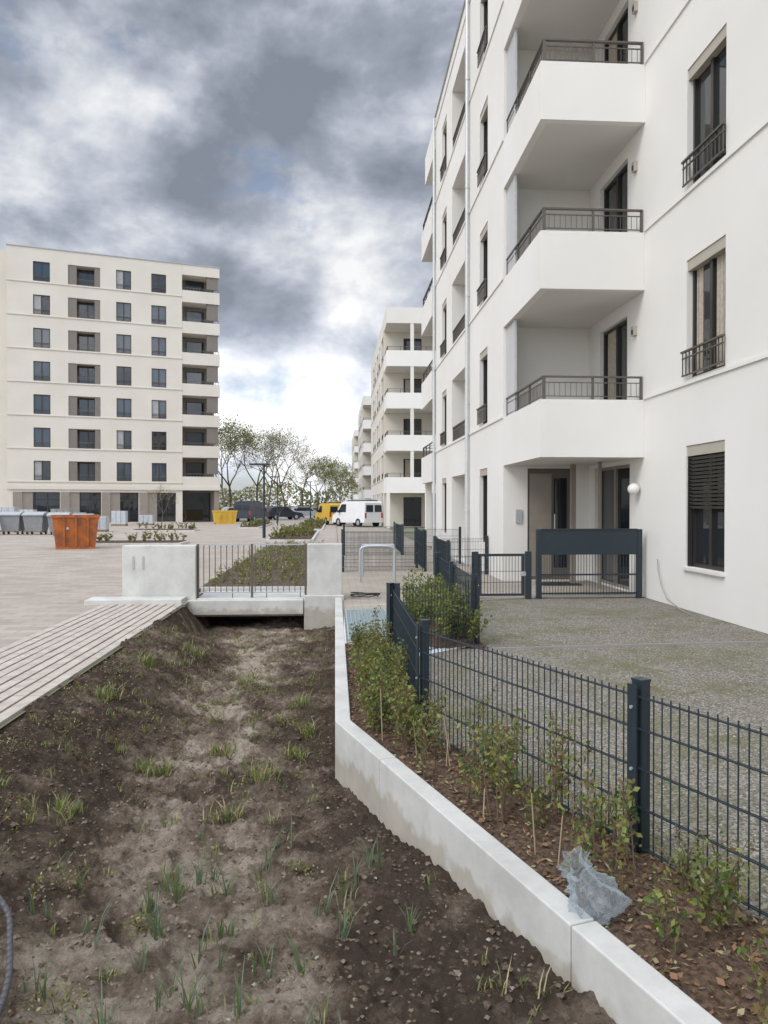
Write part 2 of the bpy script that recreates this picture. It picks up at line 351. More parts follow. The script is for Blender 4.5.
wl.poly([(5.7,-12,0),(16,-12,0),(16,-12,H1),(5.7,-12,H1)],WHITE); wl.poly([(16,-12,0),(16,32,0),(16,32,H1),(16,-12,H1)],WHITE)
wl.obj('walls',apt); gl.obj('windows_and_doors',apt); rl.obj('balcony_railings',apt); tr.obj('ledges_and_trim',apt)
pp=MB(); pp.cyl((3.67,21.3,0),(3.67,21.3,16.0),.05,.05,PIPE,12)
for z in (1.5,4.5,7.5,10.5,13.5): pp.cyl((3.67,21.3,z),(3.67,21.3,z+.05),.062,.062,PIPE,12); pp.box(3.67,3.75,21.28,21.32,z,z+.03,PIPE)
pp.cyl((3.67,28.5,0),(3.67,28.5,16.0),.05,.05,PIPE,10)
pp.obj('downpipe',apt,smooth=False)
bpy.ops.mesh.primitive_uv_sphere_add(radius=.11,location=(5.58,14.1,2.0),segments=20,ring_count=12); g=bpy.context.object; g.name='entrance_globe_lamp'; g.parent=apt
g.data.materials.append(simple('opal_glass',(.75,.74,.7),.2)); bpy.ops.object.shade_smooth()
mb=MB(); mb.box(4.35,5.2,15.9,16.5,.006,.025,RUBBER); mb.obj('doormat')

# ------------------------------------------------------------ further blocks of the row
def block(Y0,Y1):
    e=empty('apartment_building'); wl=MB();gl=MB();rl=MB()
    xw=7.6; ys=Y0+3.0
    F=frame((3.75,ys),(0,1),(-1,0)); L=Y1-ys; ops=[]
    u=1.0;i=0
    while u+2.6<L:
        w=1.15 if i%2 else 2.4
        for k,s in enumerate([.7]+S):
            r=.16 if i%2 else 1.3
            ops.append((u,u+w,s+.05,s+1.93,r)); win(gl,F,u,u+w,s+.05,s+1.93,r,i%2==0)
            if k: frail(rl,F,u,u+w,s+.06,s+.5,w=.03 if i%2 else -.06)
            if i%2==0 and k: gl.boxf(F,u+.05,u+.09,-1.2,-.05,s+.06,s+1.9,YELLOW if Y0<60 else FROST)
        u+=w+1.6;i+=1
    wall(wl,F,0,L,0,H1,ops,WHITE2)
    for s in S: wl.boxf(F,0,L,0,.04,s-.05,s+.01,WHITE2)
    if Y0<60:
        for z in S: gl.boxf(F,.25,.5,.0,.03,z+.2,z+2.2,YELLOW)
    FS=frame((3.75,ys),(1,0),(0,-1))
    ops=[]
    for k,s in enumerate([0]+[2.95+3.08*k for k in range(4)]):
        ops.append((1.5,2.9,s+.05,s+2.3,.1)); win(gl,FS,1.5,2.9,s+.05,s+2.3,.1,curt=[(.1,.45,CURT)] if k%2 else None)
    wall(wl,FS,0,xw-3.75,0,H1,ops,CREAM)
    wl.poly([(xw,Y0,0),(xw,ys,0),(xw,ys,H1),(xw,Y0,H1)],WHITE2)
    FN=frame((xw,Y0),(1,0),(0,-1)); ops=[]
    for s in [.7]+S: ops.append((1.5,2.7,s+.05,s+1.93,.16)); win(gl,FN,1.5,2.7,s+.05,s+1.93,.16)
    wall(wl,FN,0,9,0,H1,ops,WHITE2)
    stack(wl,gl,rl,3.75,xw,Y0,ys,bots,'ws',None,rail=.3,par=1.15)
    wl.box(3.75,xw,Y0,ys-.01,14.95,H1,WHITE2); wl.box(3.75,4.0,Y0,Y0+.25,0,2.58,WHITE2); wl.box(5.5,5.75,Y0+.02,Y0+.2,2.9,14.95,WHITE2)
    wl.poly([(3.76,ys,H1-.01),(16.6,ys,H1-.01),(16.6,Y1,H1-.01),(3.76,Y1,H1-.01)],ZINC)
    wl.poly([(3.75,Y1,0),(16.6,Y1,0),(16.6,Y1,H1),(3.75,Y1,H1)],WHITE2)
    wl.obj('walls',e); gl.obj('windows',e); rl.obj('railings',e)
block(56,80); block(102,124); block(148,172)

# ------------------------------------------------------------ plaza building (seven upper storeys)
pb=empty('residential_tower_block'); wl=MB();gl=MB();rl=MB()
F=frame((-29.7,72),(.9513,.3082),(.3082,-.9513)); HP=25.3; ops=[]
PC=[4.9+3.05*k for k in range(7)]
for k,zc in enumerate(PC):
    for j,(a,b) in enumerate([(2.19,3.62),(9.4,10.76),(12.61,14.0)]):
        ops.append((a,b,zc-.92,zc+.88,.15)); win(gl,F,a,b,zc-.92,zc+.88,.15,1,glass=GLASSB if (k*3+j)%5 else GLASS,fw=.07,curt=[(.05,.5,CURTW)] if (k*7+j*3)%5==0 else None)
        frail(rl,F,a+.03,b-.03,zc-.9,zc-.45,w=-.07)
    a,b=5.16,7.97
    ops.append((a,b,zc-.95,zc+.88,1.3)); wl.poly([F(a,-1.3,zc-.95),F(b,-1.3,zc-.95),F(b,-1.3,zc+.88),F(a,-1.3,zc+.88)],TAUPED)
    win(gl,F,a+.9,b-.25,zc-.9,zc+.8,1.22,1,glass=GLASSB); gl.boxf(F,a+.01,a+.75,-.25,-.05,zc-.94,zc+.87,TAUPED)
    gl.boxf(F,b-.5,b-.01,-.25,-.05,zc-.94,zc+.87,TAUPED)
    frail(rl,F,a+.78,b-.52,zc-.92,zc-.35,w=-.08)
gops=[(1.2,4.4,.05,2.9,.5),(5.2,8.0,.05,2.9,.5),(8.8,11.4,.05,2.9,.5),(12.2,14.9,.05,2.9,.5)]
for o in gops:
    ops.append(o); win(gl,F,o[0],o[1],.05,2.9,.5,2,fw=.08,trans=2.2)
    gl.boxf(F,o[0]+.0,o[0]+.9,-.4,-.1,.05,2.88,TAUPE)
    wl.boxf(F,o[0]-.75,o[0]-.03,0,.05,0,2.9,TAUPE)
wall(wl,F,0,15.5,0,HP,ops,CREAM)
for zc in PC: wl.boxf(F,0,15.5,0,.06,zc-1.08,zc-.98,CREAM)
wl.boxf(F,0,19.15,.0,.12,3.15,3.5,CREAM)
wl.poly([F(15.5,0,0),F(15.5,-2,0),F(15.5,-2,HP),F(15.5,0,HP)],CREAM)
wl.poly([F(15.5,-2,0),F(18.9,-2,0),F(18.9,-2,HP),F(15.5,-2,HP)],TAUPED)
wl.poly([F(18.9,-2,0),F(18.9,-14,0),F(18.9,-14,HP),F(18.9,-2,HP)],CREAM)
for k,zc in enumerate(PC):
    z0=zc-1.55
    wl.boxf(F,15.51,19.15,-3.4,-.0,z0,z0+1.15,CREAM)
    gl.boxf(F,16.1,17.9,-1.99,-1.93,z0+.9,zc+1.1,FRAME); gl.boxf(F,16.2,17.8,-1.93,-1.92,z0+.95,zc+1.0,GLASSB if k%2 else GLASS)
    rl.boxf(F,15.6,19.1,-.1,-.05,z0+1.4,z0+1.44,RAIL)
    for i in range(12): x=15.7+i*.3; rl.boxf(F,x,x+.03,-.09,-.06,z0+1.15,z0+1.4,RAIL)
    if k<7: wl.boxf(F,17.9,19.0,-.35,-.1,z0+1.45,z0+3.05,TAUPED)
wl.boxf(F,15.51,19.15,-3.4,0,HP-1.0,HP,CREAM)
gl.boxf(F,15.6,18.5,-1.99,-1.9,.05,2.9,GLASS); wl.boxf(F,18.6,19.1,-.5,-.05,0,3.15,TAUPE)
FW=frame((-29.7-.9513*18-.3082*.8,72-.3082*18+.9513*.8),(.9513,.3082),(.3082,-.9513)); ops=[]
for zc in PC:
    for (a,b) in [(16.4,17.3),(11,12.4),(6.4,9),(2,3.4)]:
        ops.append((a,b,zc-.92,zc+.88,.15)); win(gl,FW,a,b,zc-.92,zc+.88,.15,0,glass=GLASSB)
wall(wl,FW,0,18,0,HP-.3,ops,CREAM)
wl.poly([F(0,0,0),F(0,-.9,0),F(0,-.9,HP),F(0,0,HP)],CREAM)
wl.poly([F(0,0,HP),F(18.9,0,HP),F(18.9,-14,HP),F(0,-14,HP)],ZINC); wl.poly([FW(0,0,HP-.3),FW(18,0,HP-.3),FW(18,-14,HP-.3),FW(0,-14,HP-.3)],ZINC)
wl.poly([F(-18,-14,0),F(18.9,-14,0),F(18.9,-14,HP),F(-18,-14,HP)],CREAM); wl.poly([FW(0,0,0),FW(0,-14,0),FW(0,-14,HP-.3),FW(0,0,HP-.3)],CREAM)
wl.boxf(F,-.02,15.5,-.3,.06,HP,HP+.08,ZINC); wl.boxf(F,15.5,19.2,-.3,.05,HP+.001,HP+.081,ZINC)
wl.obj('walls',pb); gl.obj('windows',pb); rl.obj('railings',pb)

# ------------------------------------------------------------ ground
def sheet(name,polys,mat,z):
    mb=MB()
    for p in polys: mb.poly([(x,y,z) for x,y in p],mat)
    return mb.obj(name)
B=1500
sheet('ground',[[(-B,-B),(B,-B),(B,-3),(-B,-3)],[(-B,16.6),(B,16.6),(B,B),(-B,B)],[(-B,-3),(-2.56,-3),(-2.56,16.6),(-B,16.6)],[(3.2,-3),(B,-3),(B,16.6),(3.2,16.6)]],GROUNDF,-.012)
sheet('plaza_paving',[[(-70,-12),(-3.96,-12),(-3.96,88),(-70,88)],[(-3.96,13.3),(-2.56,13.3),(-2.56,88),(-3.96,88)],[(-2.56,32),(.1,32),(.1,88),(-2.56,88)],[(-.5,14.21),(.14,14.21),(.14,32),(-.5,32)]],PLAZA,0)
sheet('street',[[(-12,88),(3.7,88),(3.7,260),(-12,260)]],ROADL,.0)
sheet('garden_path',[[(.14,13.0),(3.74,13.86),(3.74,88),(.14,88)],[(.14,9.0),(.95,9.0),(.95,13.1),(.14,13.0)],[(.95,12.9),(1.9,12.9),(1.9,13.5),(.95,13.2)],[(3.74,13.86),(5.69,13.86),(5.69,16.99),(3.74,16.99)]],PATH,.004)
mb=MB(); w=.135
for i in range(10):
    x0=-3.94+i*.137
    y=-3.0
    while y<13.1:
        mb.box(x0,x0+w-.026,y,y+1.992,-.08,.012+R(-.003,.003),PLANK); y+=2
mb.box(-3.96,-2.565,-3,13.1,-.12,-.03,MULCH)
mb.obj('slotted_drainage_strip')
def fx(y): return .62 if y>5.66 else .62+(5.66-y)*.4190
mb=MB(); ys=[-3+.5*i for i in range(34)]
ys=sorted(set([y for y in ys if y<13.8]+[5.66,8.33,9.27,13.8]))
def gx(y):
    if y<=8.33: return fx(y)-.03
    if y<=9.27: return .6+(y-8.33)*1.2
    return 1.8
for a,b in zip(ys[:-1],ys[1:]): mb.poly([(gx(a),a,.0),(5.72,a,.0),(5.72,b,.0),(gx(b),b,.0)],GRAVEL)
mb.obj('gravel_yard')
mb=MB(); ST=[simple('gravel_stone_grey',(.27,.25,.21),.9,var=.3,scale=30),simple('gravel_stone_light',(.38,.355,.31),.9),simple('gravel_stone_dark',(.13,.118,.10),.9)]
for i in range(9000):
    y=2.2+9*random.random()**1.7; x=R(gx(y)+.05,min(5.65,gx(y)+.6+y*.62))
    s=R(.005,.013); k=random.choice(ST); a=R(0,3.1)
    p=[Vector((math.cos(a+j*2.09)*s*R(.7,1.2),math.sin(a+j*2.09)*s*R(.7,1.2),0)) for j in range(3)]
    c=Vector((x,y,.0)); t=c+Vector((R(-.3,.3)*s,R(-.3,.3)*s,s*R(.5,1)))
    for j in range(3): mb.poly([c+p[j],c+p[(j+1)%3],t],k)
mb.obj('loose_gravel')
mb=MB(); mb.hexa([(1.8,8.93,-.05),(5.69,9.2,-.05),(5.69,9.22,-.05),(1.8,8.95,-.05),(1.8,8.93,.02),(5.69,9.2,.02),(5.69,9.22,.02),(1.8,8.95,.02)],ZINC); mb.obj('metal_lawn_edging')

# soil bed heightfield
def xw(y): return -.01 if y>5.87 else (5.87-y)*.315-.01
feet=[]
random.seed(5)
yy=2.2
while yy<12:
    feet.append((-.95+.35*math.sin(yy*1.1)+R(-.3,.3)+max(0,(5-yy))*.25,yy,R(-.5,.5))); yy+=R(.13,.3)
def soilz(x,y):
    t=(x+2.6)/(xw(y)+2.6)
    dep=min(.50,max(.16,.17+.075*(y-2.5)))
    s=min(1,t/.5); s=s*s*(3-2*s)
    if y>11:
        q=min(1,(y-11)/2); s2=min(1,t/.12); s=s*(1-q)+s2*q
    z=-.03-dep*s
    if t>.75: z+=.05*((t-.75)/.25)**2
    n=noise.fractal(Vector((x*1.3,y*1.3,0)),1,2,3)*.045
    n2=noise.fractal(Vector((x*6,y*6,3)),.7,2.1,6)*.038
    n3=abs(noise.noise(Vector((x*15,y*15,7))))*.034
    n4=max(0,noise.noise(Vector((x*28,y*28,17))))*.026
    z+=n+n2+n3+n4
    for fx_,fy,fa in feet:
        dy=y-fy
        if -.2<dy<.2:
            dx=x-fx_; c,s_=math.cos(fa),math.sin(fa); a=(dx*c+dy*s_)/.055; b=(-dx*s_+dy*c)/.14; q=a*a+b*b
            if q<4: z+=-.028*math.exp(-q*q)+.012*math.exp(-(q-1.6)**2*4)
    return z,t
mb=MB(); NX=240; NY=700; Ys=[.9+(17.2-.9)*(j/NY)**1.35 for j in range(NY+1)]
dry=[]
for j in range(NY+1):
    y=Ys[j]; x1=xw(y)+.06
    for i in range(NX+1):
        x=-2.62+(x1+2.62)*i/NX
        z,t=soilz(x,y)
        if i==0: z=min(z,-.03)
        if y>15.1: z=min(z,-.5)
        mb.v.append((x,y,z))
        d=math.exp(-((t-.56)/.24)**2)*.56+noise.fractal(Vector((x*1.5,y*1.1,11)),.9,2,4)*.5-.01
        if y>8: d+=.12*min(1,(y-8)/3)
        d+= .44*noise.noise(Vector((x*4.2,y*4.2,5)))
        dry.append(max(0,min(1,d)))
k=mb.mi(SOIL)
for j in range(NY):
    for i in range(NX):
        q=j*(NX+1)+i; mb.f.append((q,q+1,q+NX+2,q+NX+1)); mb.m.append(k)
o=mb.obj('planting_bed_soil',smooth=True)
at=o.data.attributes.new('dry','FLOAT','POINT'); at.data.foreach_set('value',dry)
random.seed(12)
def lump(mb,c,s,mat):
    pts=[]
    for (a,b_,c_) in ((1,0,0),(0,1,0),(-1,0,0),(0,-1,0),(0,0,1)):
        pts.append(Vector(c)+Vector((a,b_,c_*.8))*s*R(.7,1.25)+Vector((R(-1,1),R(-1,1),R(-.5,.5)))*s*.3)
    m=[(pts[j]+pts[(j+1)%4])/2+((pts[j]+pts[(j+1)%4])/2-Vector(c))*R(.1,.45)+Vector((0,0,s*R(.1,.5))) for j in range(4)]
    for j in range(4):
        mb.poly([pts[j],m[j],pts[4]],mat); mb.poly([m[j],pts[(j+1)%4],pts[4]],mat)
mb=MB()
for i in range(18000):
    y=1.6+11.8*random.random()**1.8; x=R(-2.55,xw(y)-.01); z,t=soilz(x,y)
    dr=random.random()<math.exp(-((t-.56)/.2)**2)*.8
    if dr and random.random()<.4: continue
    lump(mb,(x,y,z-.002),R(.004,.015)*(1.6 if random.random()<.05 else 1),CLODD if dr or random.random()<.10 else CLOD)
mb.obj('soil_clods')
mb=MB()
for i in range(240):
    y=1.6+11*random.random()**1.6; x=R(-2.5,xw(y)-.02); z,t=soilz(x,y); lump(mb,(x,y,z+.002),R(.004,.011),STONE)
mb.obj('pebbles')

# mulch bed
mb=MB(); NX=40; rows=[-1+ (9.35+1)*j/380 for j in range(381)]
def mulz(x,y): return .012+noise.fractal(Vector((x*5,y*5,1)),.8,2,4)*.03+abs(noise.noise(Vector((x*22,y*22,2))))*.018
k=mb.mi(MULCH)
for y in rows:
    a=xw(y)+.09; b=min(fx(y)+.13,5) if y<8.5 else .9
    for i in range(NX+1):
        x=a+(b-a)*i/NX; e=min(1,(1-i/NX)*6); mb.v.append((x,y,mulz(x,y)*e-.03*(1-e)))
for j in range(len(rows)-1):
    for i in range(NX): q=j*(NX+1)+i; mb.f.append((q,q+1,q+NX+2,q+NX+1)); mb.m.append(k)
q0=len(mb.v)
for j in range(61):
    for i in range(25):
        x=.93+.86*i/24; y=9.0+3.95*j/60; mb.v.append((x,y,mulz(x,y)))
for j in range(60):
    for i in range(24): q=q0+j*25+i; mb.f.append((q,q+1,q+26,q+25)); mb.m.append(k)
mb.obj('mulch_bed',smooth=True)
mb=MB()
def leafq(mb,c,s,mat,up=None,asp=.55):
    d=Vector((R(-1,1),R(-1,1),R(-.4,1) if up is None else up)).normalized(); a=d.orthogonal().normalized()
    a=Matrix.Rotation(R(0,6.3),3,d)@a; b=d.cross(a)
    c=Vector(c); mb.poly([c-b*s*.5,c+a*s*.5*asp,c+b*s*.5,c-a*s*.5*asp],mat)
for i in range(6200):
    y=1.2+8*random.random()**1.5; x=R(xw(y)+.13,fx(y)+.12)
    leafq(mb,(x,y,mulz(x,y)+R(.003,.02)),R(.012,.045),random.choice([DRYL,DRYL,TWIG,CLOD,L4,STRAW]),up=R(.5,3),asp=R(.2,.7))
mb.obj('leaf_litter')

# ------------------------------------------------------------ concrete retaining kerb
kw=empty('concrete_retaining_wall'); mb=MB()
d=Vector((.3005,-.9538,0)); nrm=Vector((.9538,.3005,0)); th=.118; T=.055
segs=[(5.87,7.9),(7.91,10.0),(10.01,12.1),(12.11,13.70)]
for n,(a,b) in enumerate(segs):
    if n==0:
        mb.hexa([(0,a,-.8),(th,a+.02,-.8),(th,b,-.8),(0,b,-.8),(0,a,T),(th,a+.02,T),(th,b,T),(0,b,T)],CONC)
    else: mb.box(0,th,a,b,-.8,T,CONC)
O=Vector((0,5.87,0)); Oi=Vector((th,5.87+.02,0))
def pt(s,w): return O+d*s+nrm*w
cuts=[0,.95,3.06,5.2,7.4]
for n in range(4):
    a=cuts[n]+(.004 if n else 0); b=cuts[n+1]-.004
    if n==0: P=[O+Vector((0,-.001,0)),pt(b,0),pt(b,th),Oi+Vector((0,-.001,0))]
    else: P=[pt(a,0),pt(b,0),pt(b,th),pt(a,th)]
    mb.hexa([(p.x,p.y,-.8) for p in P]+[(p.x,p.y,T-.001*n) for p in P],CONC)
mb.obj('wall_blocks',kw,bevel=.007)

# ------------------------------------------------------------ footbridge
fb=empty('concrete_footbridge'); mb=MB()
mb.box(-3.75,-2.47,13.85,14.2,-.02,.98,CONC)
mb.box(-.50,.125,13.85,14.2,-.02,1.0,CONC)
mb.box(-2.468,-.502,13.87,15.1,-.29,.035,CONC)
mb.box(-.55,.16,13.72,13.848,-.8,.09,CONC)
mb.box(-4.25,-2.62,13.35,13.84,-.05,.085,CONC)
mb.box(-2.60,-.56,13.70,13.866,-.24,.02,CONC)
mb.box(-2.75,-2.47,13.87,15.1,-.9,-.03,CONC)
mb.obj('abutments_and_deck',fb,bevel=.012)
mb=MB()
for z in (1.0,.14): mb.box(-2.46,-.51,13.96,13.985,z-.02,z,STEEL)
n=19
for i in range(n+1):
    x=-2.45+1.93*i/n; mb.box(x-.007,x+.007,13.965,13.98,.12 if i%6 else .03,.98,RAIL)
for x in (-2.45,-1.49,-.53): mb.box(x-.02,x+.02,13.95,13.99,.03,1.0,RAIL)
mb.obj('bridge_railing',fb)
mb=MB(); mb.poly([(-2.6,15.11,-.9),(.1,15.11,-.9),(.1,15.11,-.02),(-2.6,15.11,-.02)],RUBBER); mb.box(-2.6,-.5,15.12,15.24,-.3,.10,CONC); mb.obj('culvert_end_and_shade_sheet',fb)  # black sheet puts the dark under the deck into colour; concrete end kerb behind
cu=bpy.data.curves.new('house_number','FONT'); cu.body='11'; cu.size=.34; cu.extrude=.004; to=bpy.data.objects.new('house_number',cu); scene.collection.objects.link(to)
to.location=(-3.64,13.846,.56); to.rotation_euler=(math.pi/2,0,0); to.parent=fb; cu.materials.append(simple('number_grey',(.38,.38,.36),.7))

# second planting bed past the bridge
mb=MB(); k=mb.mi(SOIL)
for j in range(91):
    for i in range(31):
        x=-2.9+2.7*i/30; y=15.25+15.75*j/90; e=min(1,min(i,30-i)/4); mb.v.append((x,y,-.03+e*(.10+noise.fractal(Vector((x*3,y*3,0)),1,2,4)*.06)))
for j in range(90):
    for i in range(30): q=j*31+i; mb.f.append((q,q+1,q+32,q+31)); mb.m.append(k)
o=mb.obj('planting_bed_soil',smooth=True); at=o.data.attributes.new('dry','FLOAT','POINT'); at.data.foreach_set('value',[.3]*len(o.data.vertices))
mb=MB()
STR=[(-11,-6.5,33,35),(-3.2,-1.0,36,48),(-13,-9,50,52),(-2.5,-.8,52,70),(-7,-5.5,56,70)]
for (x0,x1,y0,y1) in STR:
    mb.box(x0,x1,y0,y1,-.01,.10,CONC); mb.box(x0+.12,x1-.12,y0+.12,y1-.12,.0,.13,MULCH)
mb.obj('raised_planting_strip')

# ------------------------------------------------------------ foliage
def blade(mb,c,h,lean,w,mat):
    c=Vector(c); a=R(0,6.28); D=Vector((math.cos(a),math.sin(a),0)); P=Vector((-D.y,D.x,0))*w
    p1=c+Vector((0,0,h*.55))+D*lean*.35*h; p2=c+Vector((0,0,h*R(.8,1)))+D*lean*h
    mb.poly([c-P,c+P,p1+P*.8,p1-P*.8],mat); mb.poly([p1-P*.8,p1+P*.8,p2],mat)
def tuft(mb,x,y,h,n,mats,w=.003,lean=.7,rad=.03,zf=None):
    z=(zf or (lambda a,b:soilz(a,b)[0]))(x,y)
    for i in range(n): blade(mb,(x+R(-rad,rad),y+R(-rad,rad),z-.01),h*R(.5,1.1),R(.1,lean),w*R(.7,1.3),random.choice(mats))
mb=MB()
for i in range(320):
    y=2.6+10.6*random.random()**.8; t=random.random(); x=-2.5+(xw(y)+2.4)*t
    s=R(.4,1.15)
    tuft(mb,x,y,.10*s,random.randint(6,20),[GR1,L2,GR1,STRAW],w=.003,lean=1.1,rad=.05*s)
for (x,y,s) in [(-.55,6.0,1.4),(-.35,6.6,1.1),(-1.45,6.2,1.2),(-1.0,6.9,1.1),(-1.7,4.9,1.0),(-.2,7.4,1.3),(-.75,5.2,.9),(-2.1,7.5,1.5),(-2.2,9,1.6),(-1.9,10.5,1.6),(-.4,8.4,1.2),(-1.1,9.6,1.2)]:
    for q in range(5): tuft(mb,x+R(-.1,.1),y+R(-.1,.1),.12*s,18,[GR1,GR1,L2,STRAW],w=.004,lean=1.2,rad=.06)
mb.obj('grass_tufts')
mb=MB()
for i in range(42):
    y=R(2.3,4.8); x=R(-1.9,xw(y)-.12)
    for q in range(random.randint(1,3)): tuft(mb,x+R(-.06,.06),y+R(-.06,.06),R(.12,.24),random.randint(3,7),[LB,LB,GR1],w=.0038,lean=.8,rad=.012)
mb.obj('bulb_plants')
mb=MB()
def weed(mb,x,y,s,zf,mats,n=120):
    z=zf(x,y)
    for i in range(int(n)):
        a=R(0,6.28); r=s*random.random()**.6; h=s*R(.1,.9)*(1-.5*r/s)
        leafq(mb,(x+math.cos(a)*r,y+math.sin(a)*r,z+h),R(.012,.026),random.choice(mats),asp=.5)
    for i in range(10):
        a=R(0,6.28); mb.cyl((x,y,z),(x+math.cos(a)*s*.7,y+math.sin(a)*s*.7,z+s*R(.4,.9)),.0022,.001,TWIG,3,False)
sz=lambda a,b:soilz(a,b)[0]
for (x,y,s) in [(-1.35,3.9,.16),(-1.05,2.95,.13),(-.6,2.5,.1),(-1.95,4.6,.2),(-1.6,3.2,.12),(-2.2,6.4,.2),(.55,2.45,.08),(-2.35,8.2,.25),(-2.4,10.2,.25),(-1.2,8.6,.14),(-.4,9.5,.16),(-.6,11.5,.2),(-1.5,12.0,.2),(-.25,12.6,.25),(-2.3,5.6,.18),(-2.35,7.2,.2),(-.9,3.6,.08),(-.2,4.2,.09),(-.5,7.9,.14)]:
    weed(mb,x,y,s,sz,[L1,L2,L2,L4,STRAW],120)
for i in range(120):
    y=R(5.5,13.2); weed(mb,R(-2.4,-.1),y,R(.05,.13),sz,[L1,L2,L3,L4],26)
mb.obj('low_weeds')

def shrub(mb,x,y,z,h,mats,stems=5,dens=1,spread=.35,ls=.035):
    for i in range(stems):
        a=R(0,6.28); l=R(.05,spread)*h; hh=h*R(.6,1.08)
        p=[Vector((x,y,z))]; 
        for k in range(1,5):
            f=k/4; p.append(Vector((x+math.cos(a)*l*f*f+R(-.02,.02),y+math.sin(a)*l*f*f+R(-.02,.02),z+hh*f)))
        for k in range(4): mb.cyl(p[k],p[k+1],.004*(1-k*.18),.004*(1-(k+1)*.18),TWIG,4,False)
        for j in range(int(26*dens)):
            f=R(.15,1)**.8; k=min(3,int(f*4)); q=p[k].lerp(p[k+1],f*4-k)
            off=Vector((R(-1,1),R(-1,1),R(-.4,.9)))*.055*(1.25-f*.6)
            if j%4==0: mb.cyl(q,q+off,.0016,.001,TWIG,3,False)
            leafq(mb,q+off,ls*R(.6,1.3),random.choice(mats),asp=R(.4,.6))
mb=MB(); G=[L1,L2,L2,L1,L3,L4]
y=8.6
while y>1.0:
    for r in range(2):
        x=R(xw(y)+.2,fx(y)-.02)
        dn=1.5 if y>5.2 else R(.5,1.5)
        shrub(mb,x,y+R(-.1,.1),0,R(.28,.55) if y>5.2 else R(.22,.6),G if random.random()<.8 else [L2,L4,L1],random.randint(3,7),dn,ls=.034)
    y-=R(.13,.22)
mb.obj('shrub_planting')
mb=MB()
for i in range(34):
    y=R(9.1,12.7); shrub(mb,R(1.05,1.75),y,0,R(.4,.7),[L1,L2,L2,L3],6,1.5,ls=.05,spread=.5)
mb.obj('shrub_hedge')
mb=MB()
for i in range(230):
    x=R(-2.6,-.5); y=R(15.5,30.5); shrub(mb,x,y,.05,R(.12,.34),[L1,L2,L4,L1,STRAW],3,.6,ls=.05,spread=.7)
for (x0,x1,y0,y1) in STR:
    for i in range(int((x1-x0)*(y1-y0)*2.5)): shrub(mb,R(x0+.2,x1-.2),R(y0+.2,y1-.2),.1,R(.25,.55),[L1,L2,L3,L4],3,.5,ls=.11,spread=.7)
mb.obj('perennial_planting')
STK=simple('stake_wood',(.38,.30,.19),.8)
mb=MB()
for i in range(40):
    y=R(1.2,5.5); x=R(xw(y)+.2,fx(y)); h=R(.15,.4); mb.cyl((x,y,0),(x+R(-.05,.05),y+R(-.05,.05),h),.004,.003,STK if i%3==0 else TWIG,5)
mb.obj('plant_sticks')

# trees
def tree(name,x,y,h,mats,leafn,ls,seed,wide=.55,depth=5):
    random.seed(seed); mb=MB(); 
    def br(p,d,L,r,k):
        segs=3; q=p
        for i in range(segs):
            d2=(d+Vector((R(-.18,.18),R(-.18,.18),R(-.05,.12)))).normalized(); n=q+d2*L/segs
            mb.cyl(q,n,r*(1-.35*i/segs),r*(1-.35*(i+1)/segs),BARK,5 if k<2 else 3,False); q=n; d=d2
            if k>=depth-2 and leafn:
                for j in range(leafn): leafq(mb,q+Vector((R(-1,1),R(-1,1),R(-1,1)))*L*.5,ls*R(.5,1.3),random.choice(mats))
        if k<depth:
            for j in range(3):
                a=6.28*j/3+R(-.5,.5); o=d.orthogonal().normalized(); o=Matrix.Rotation(a,3,d)@o
                nd=(d+o*R(.5,1.0)*wide*1.5+Vector((0,0,.12))).normalized()
                br(q,nd,L*R(.62,.82),r*.56,k+1)
    br(Vector((x,y,0)),Vector((R(-.04,.04),R(-.04,.04),1)),h*.27,h*.012,0)
    return mb.obj(name)
tree('deciduous_tree',-12.4,92,14.5,[LT,LT,LTB],3,.24,1)
tree('deciduous_tree',-9.6,98,15,[LT,LTB,LT],2,.20,2,.6)
tree('deciduous_tree',-6.8,108,15.5,[LTB,LTB],2,.15,3,.65)
tree('deciduous_tree',-4.2,104,12.5,[LTB,LTB],2,.14,4,.65)
tree('deciduous_tree',-1.8,102,10.0,[LT,L2,LTB],3,.22,5,.7)
tree('deciduous_tree',-15.5,112,16,[LT,LTB],2,.2,8)
tree('deciduous_tree',-10.8,125,16.5,[LTB,LT],2,.2,19,.7)
tree('deciduous_tree',-3.0,128,13,[LTB,LT],2,.2,29,.7)
tree('deciduous_tree',1.2,135,11,[LT,LTB],2,.22,9,.7)
tree('young_tree',-12.6,57,3.9,[LT,LTB],1,.08,10,.4,4)
tree('young_tree',-4.6,62,3.6,[LT],1,.08,11,.4,4)
random.seed(21)
mb=MB()
for i in range(9000):
    x=R(-60,40); a=noise.noise(Vector((x*.12,0,0)))*3+6
    leafq(mb,(x,165+R(-4,4),abs(R(0,a))),R(.4,1.0),random.choice([LT,LTB,LTB,LT,L1]))
mb.obj('distant_tree_line')

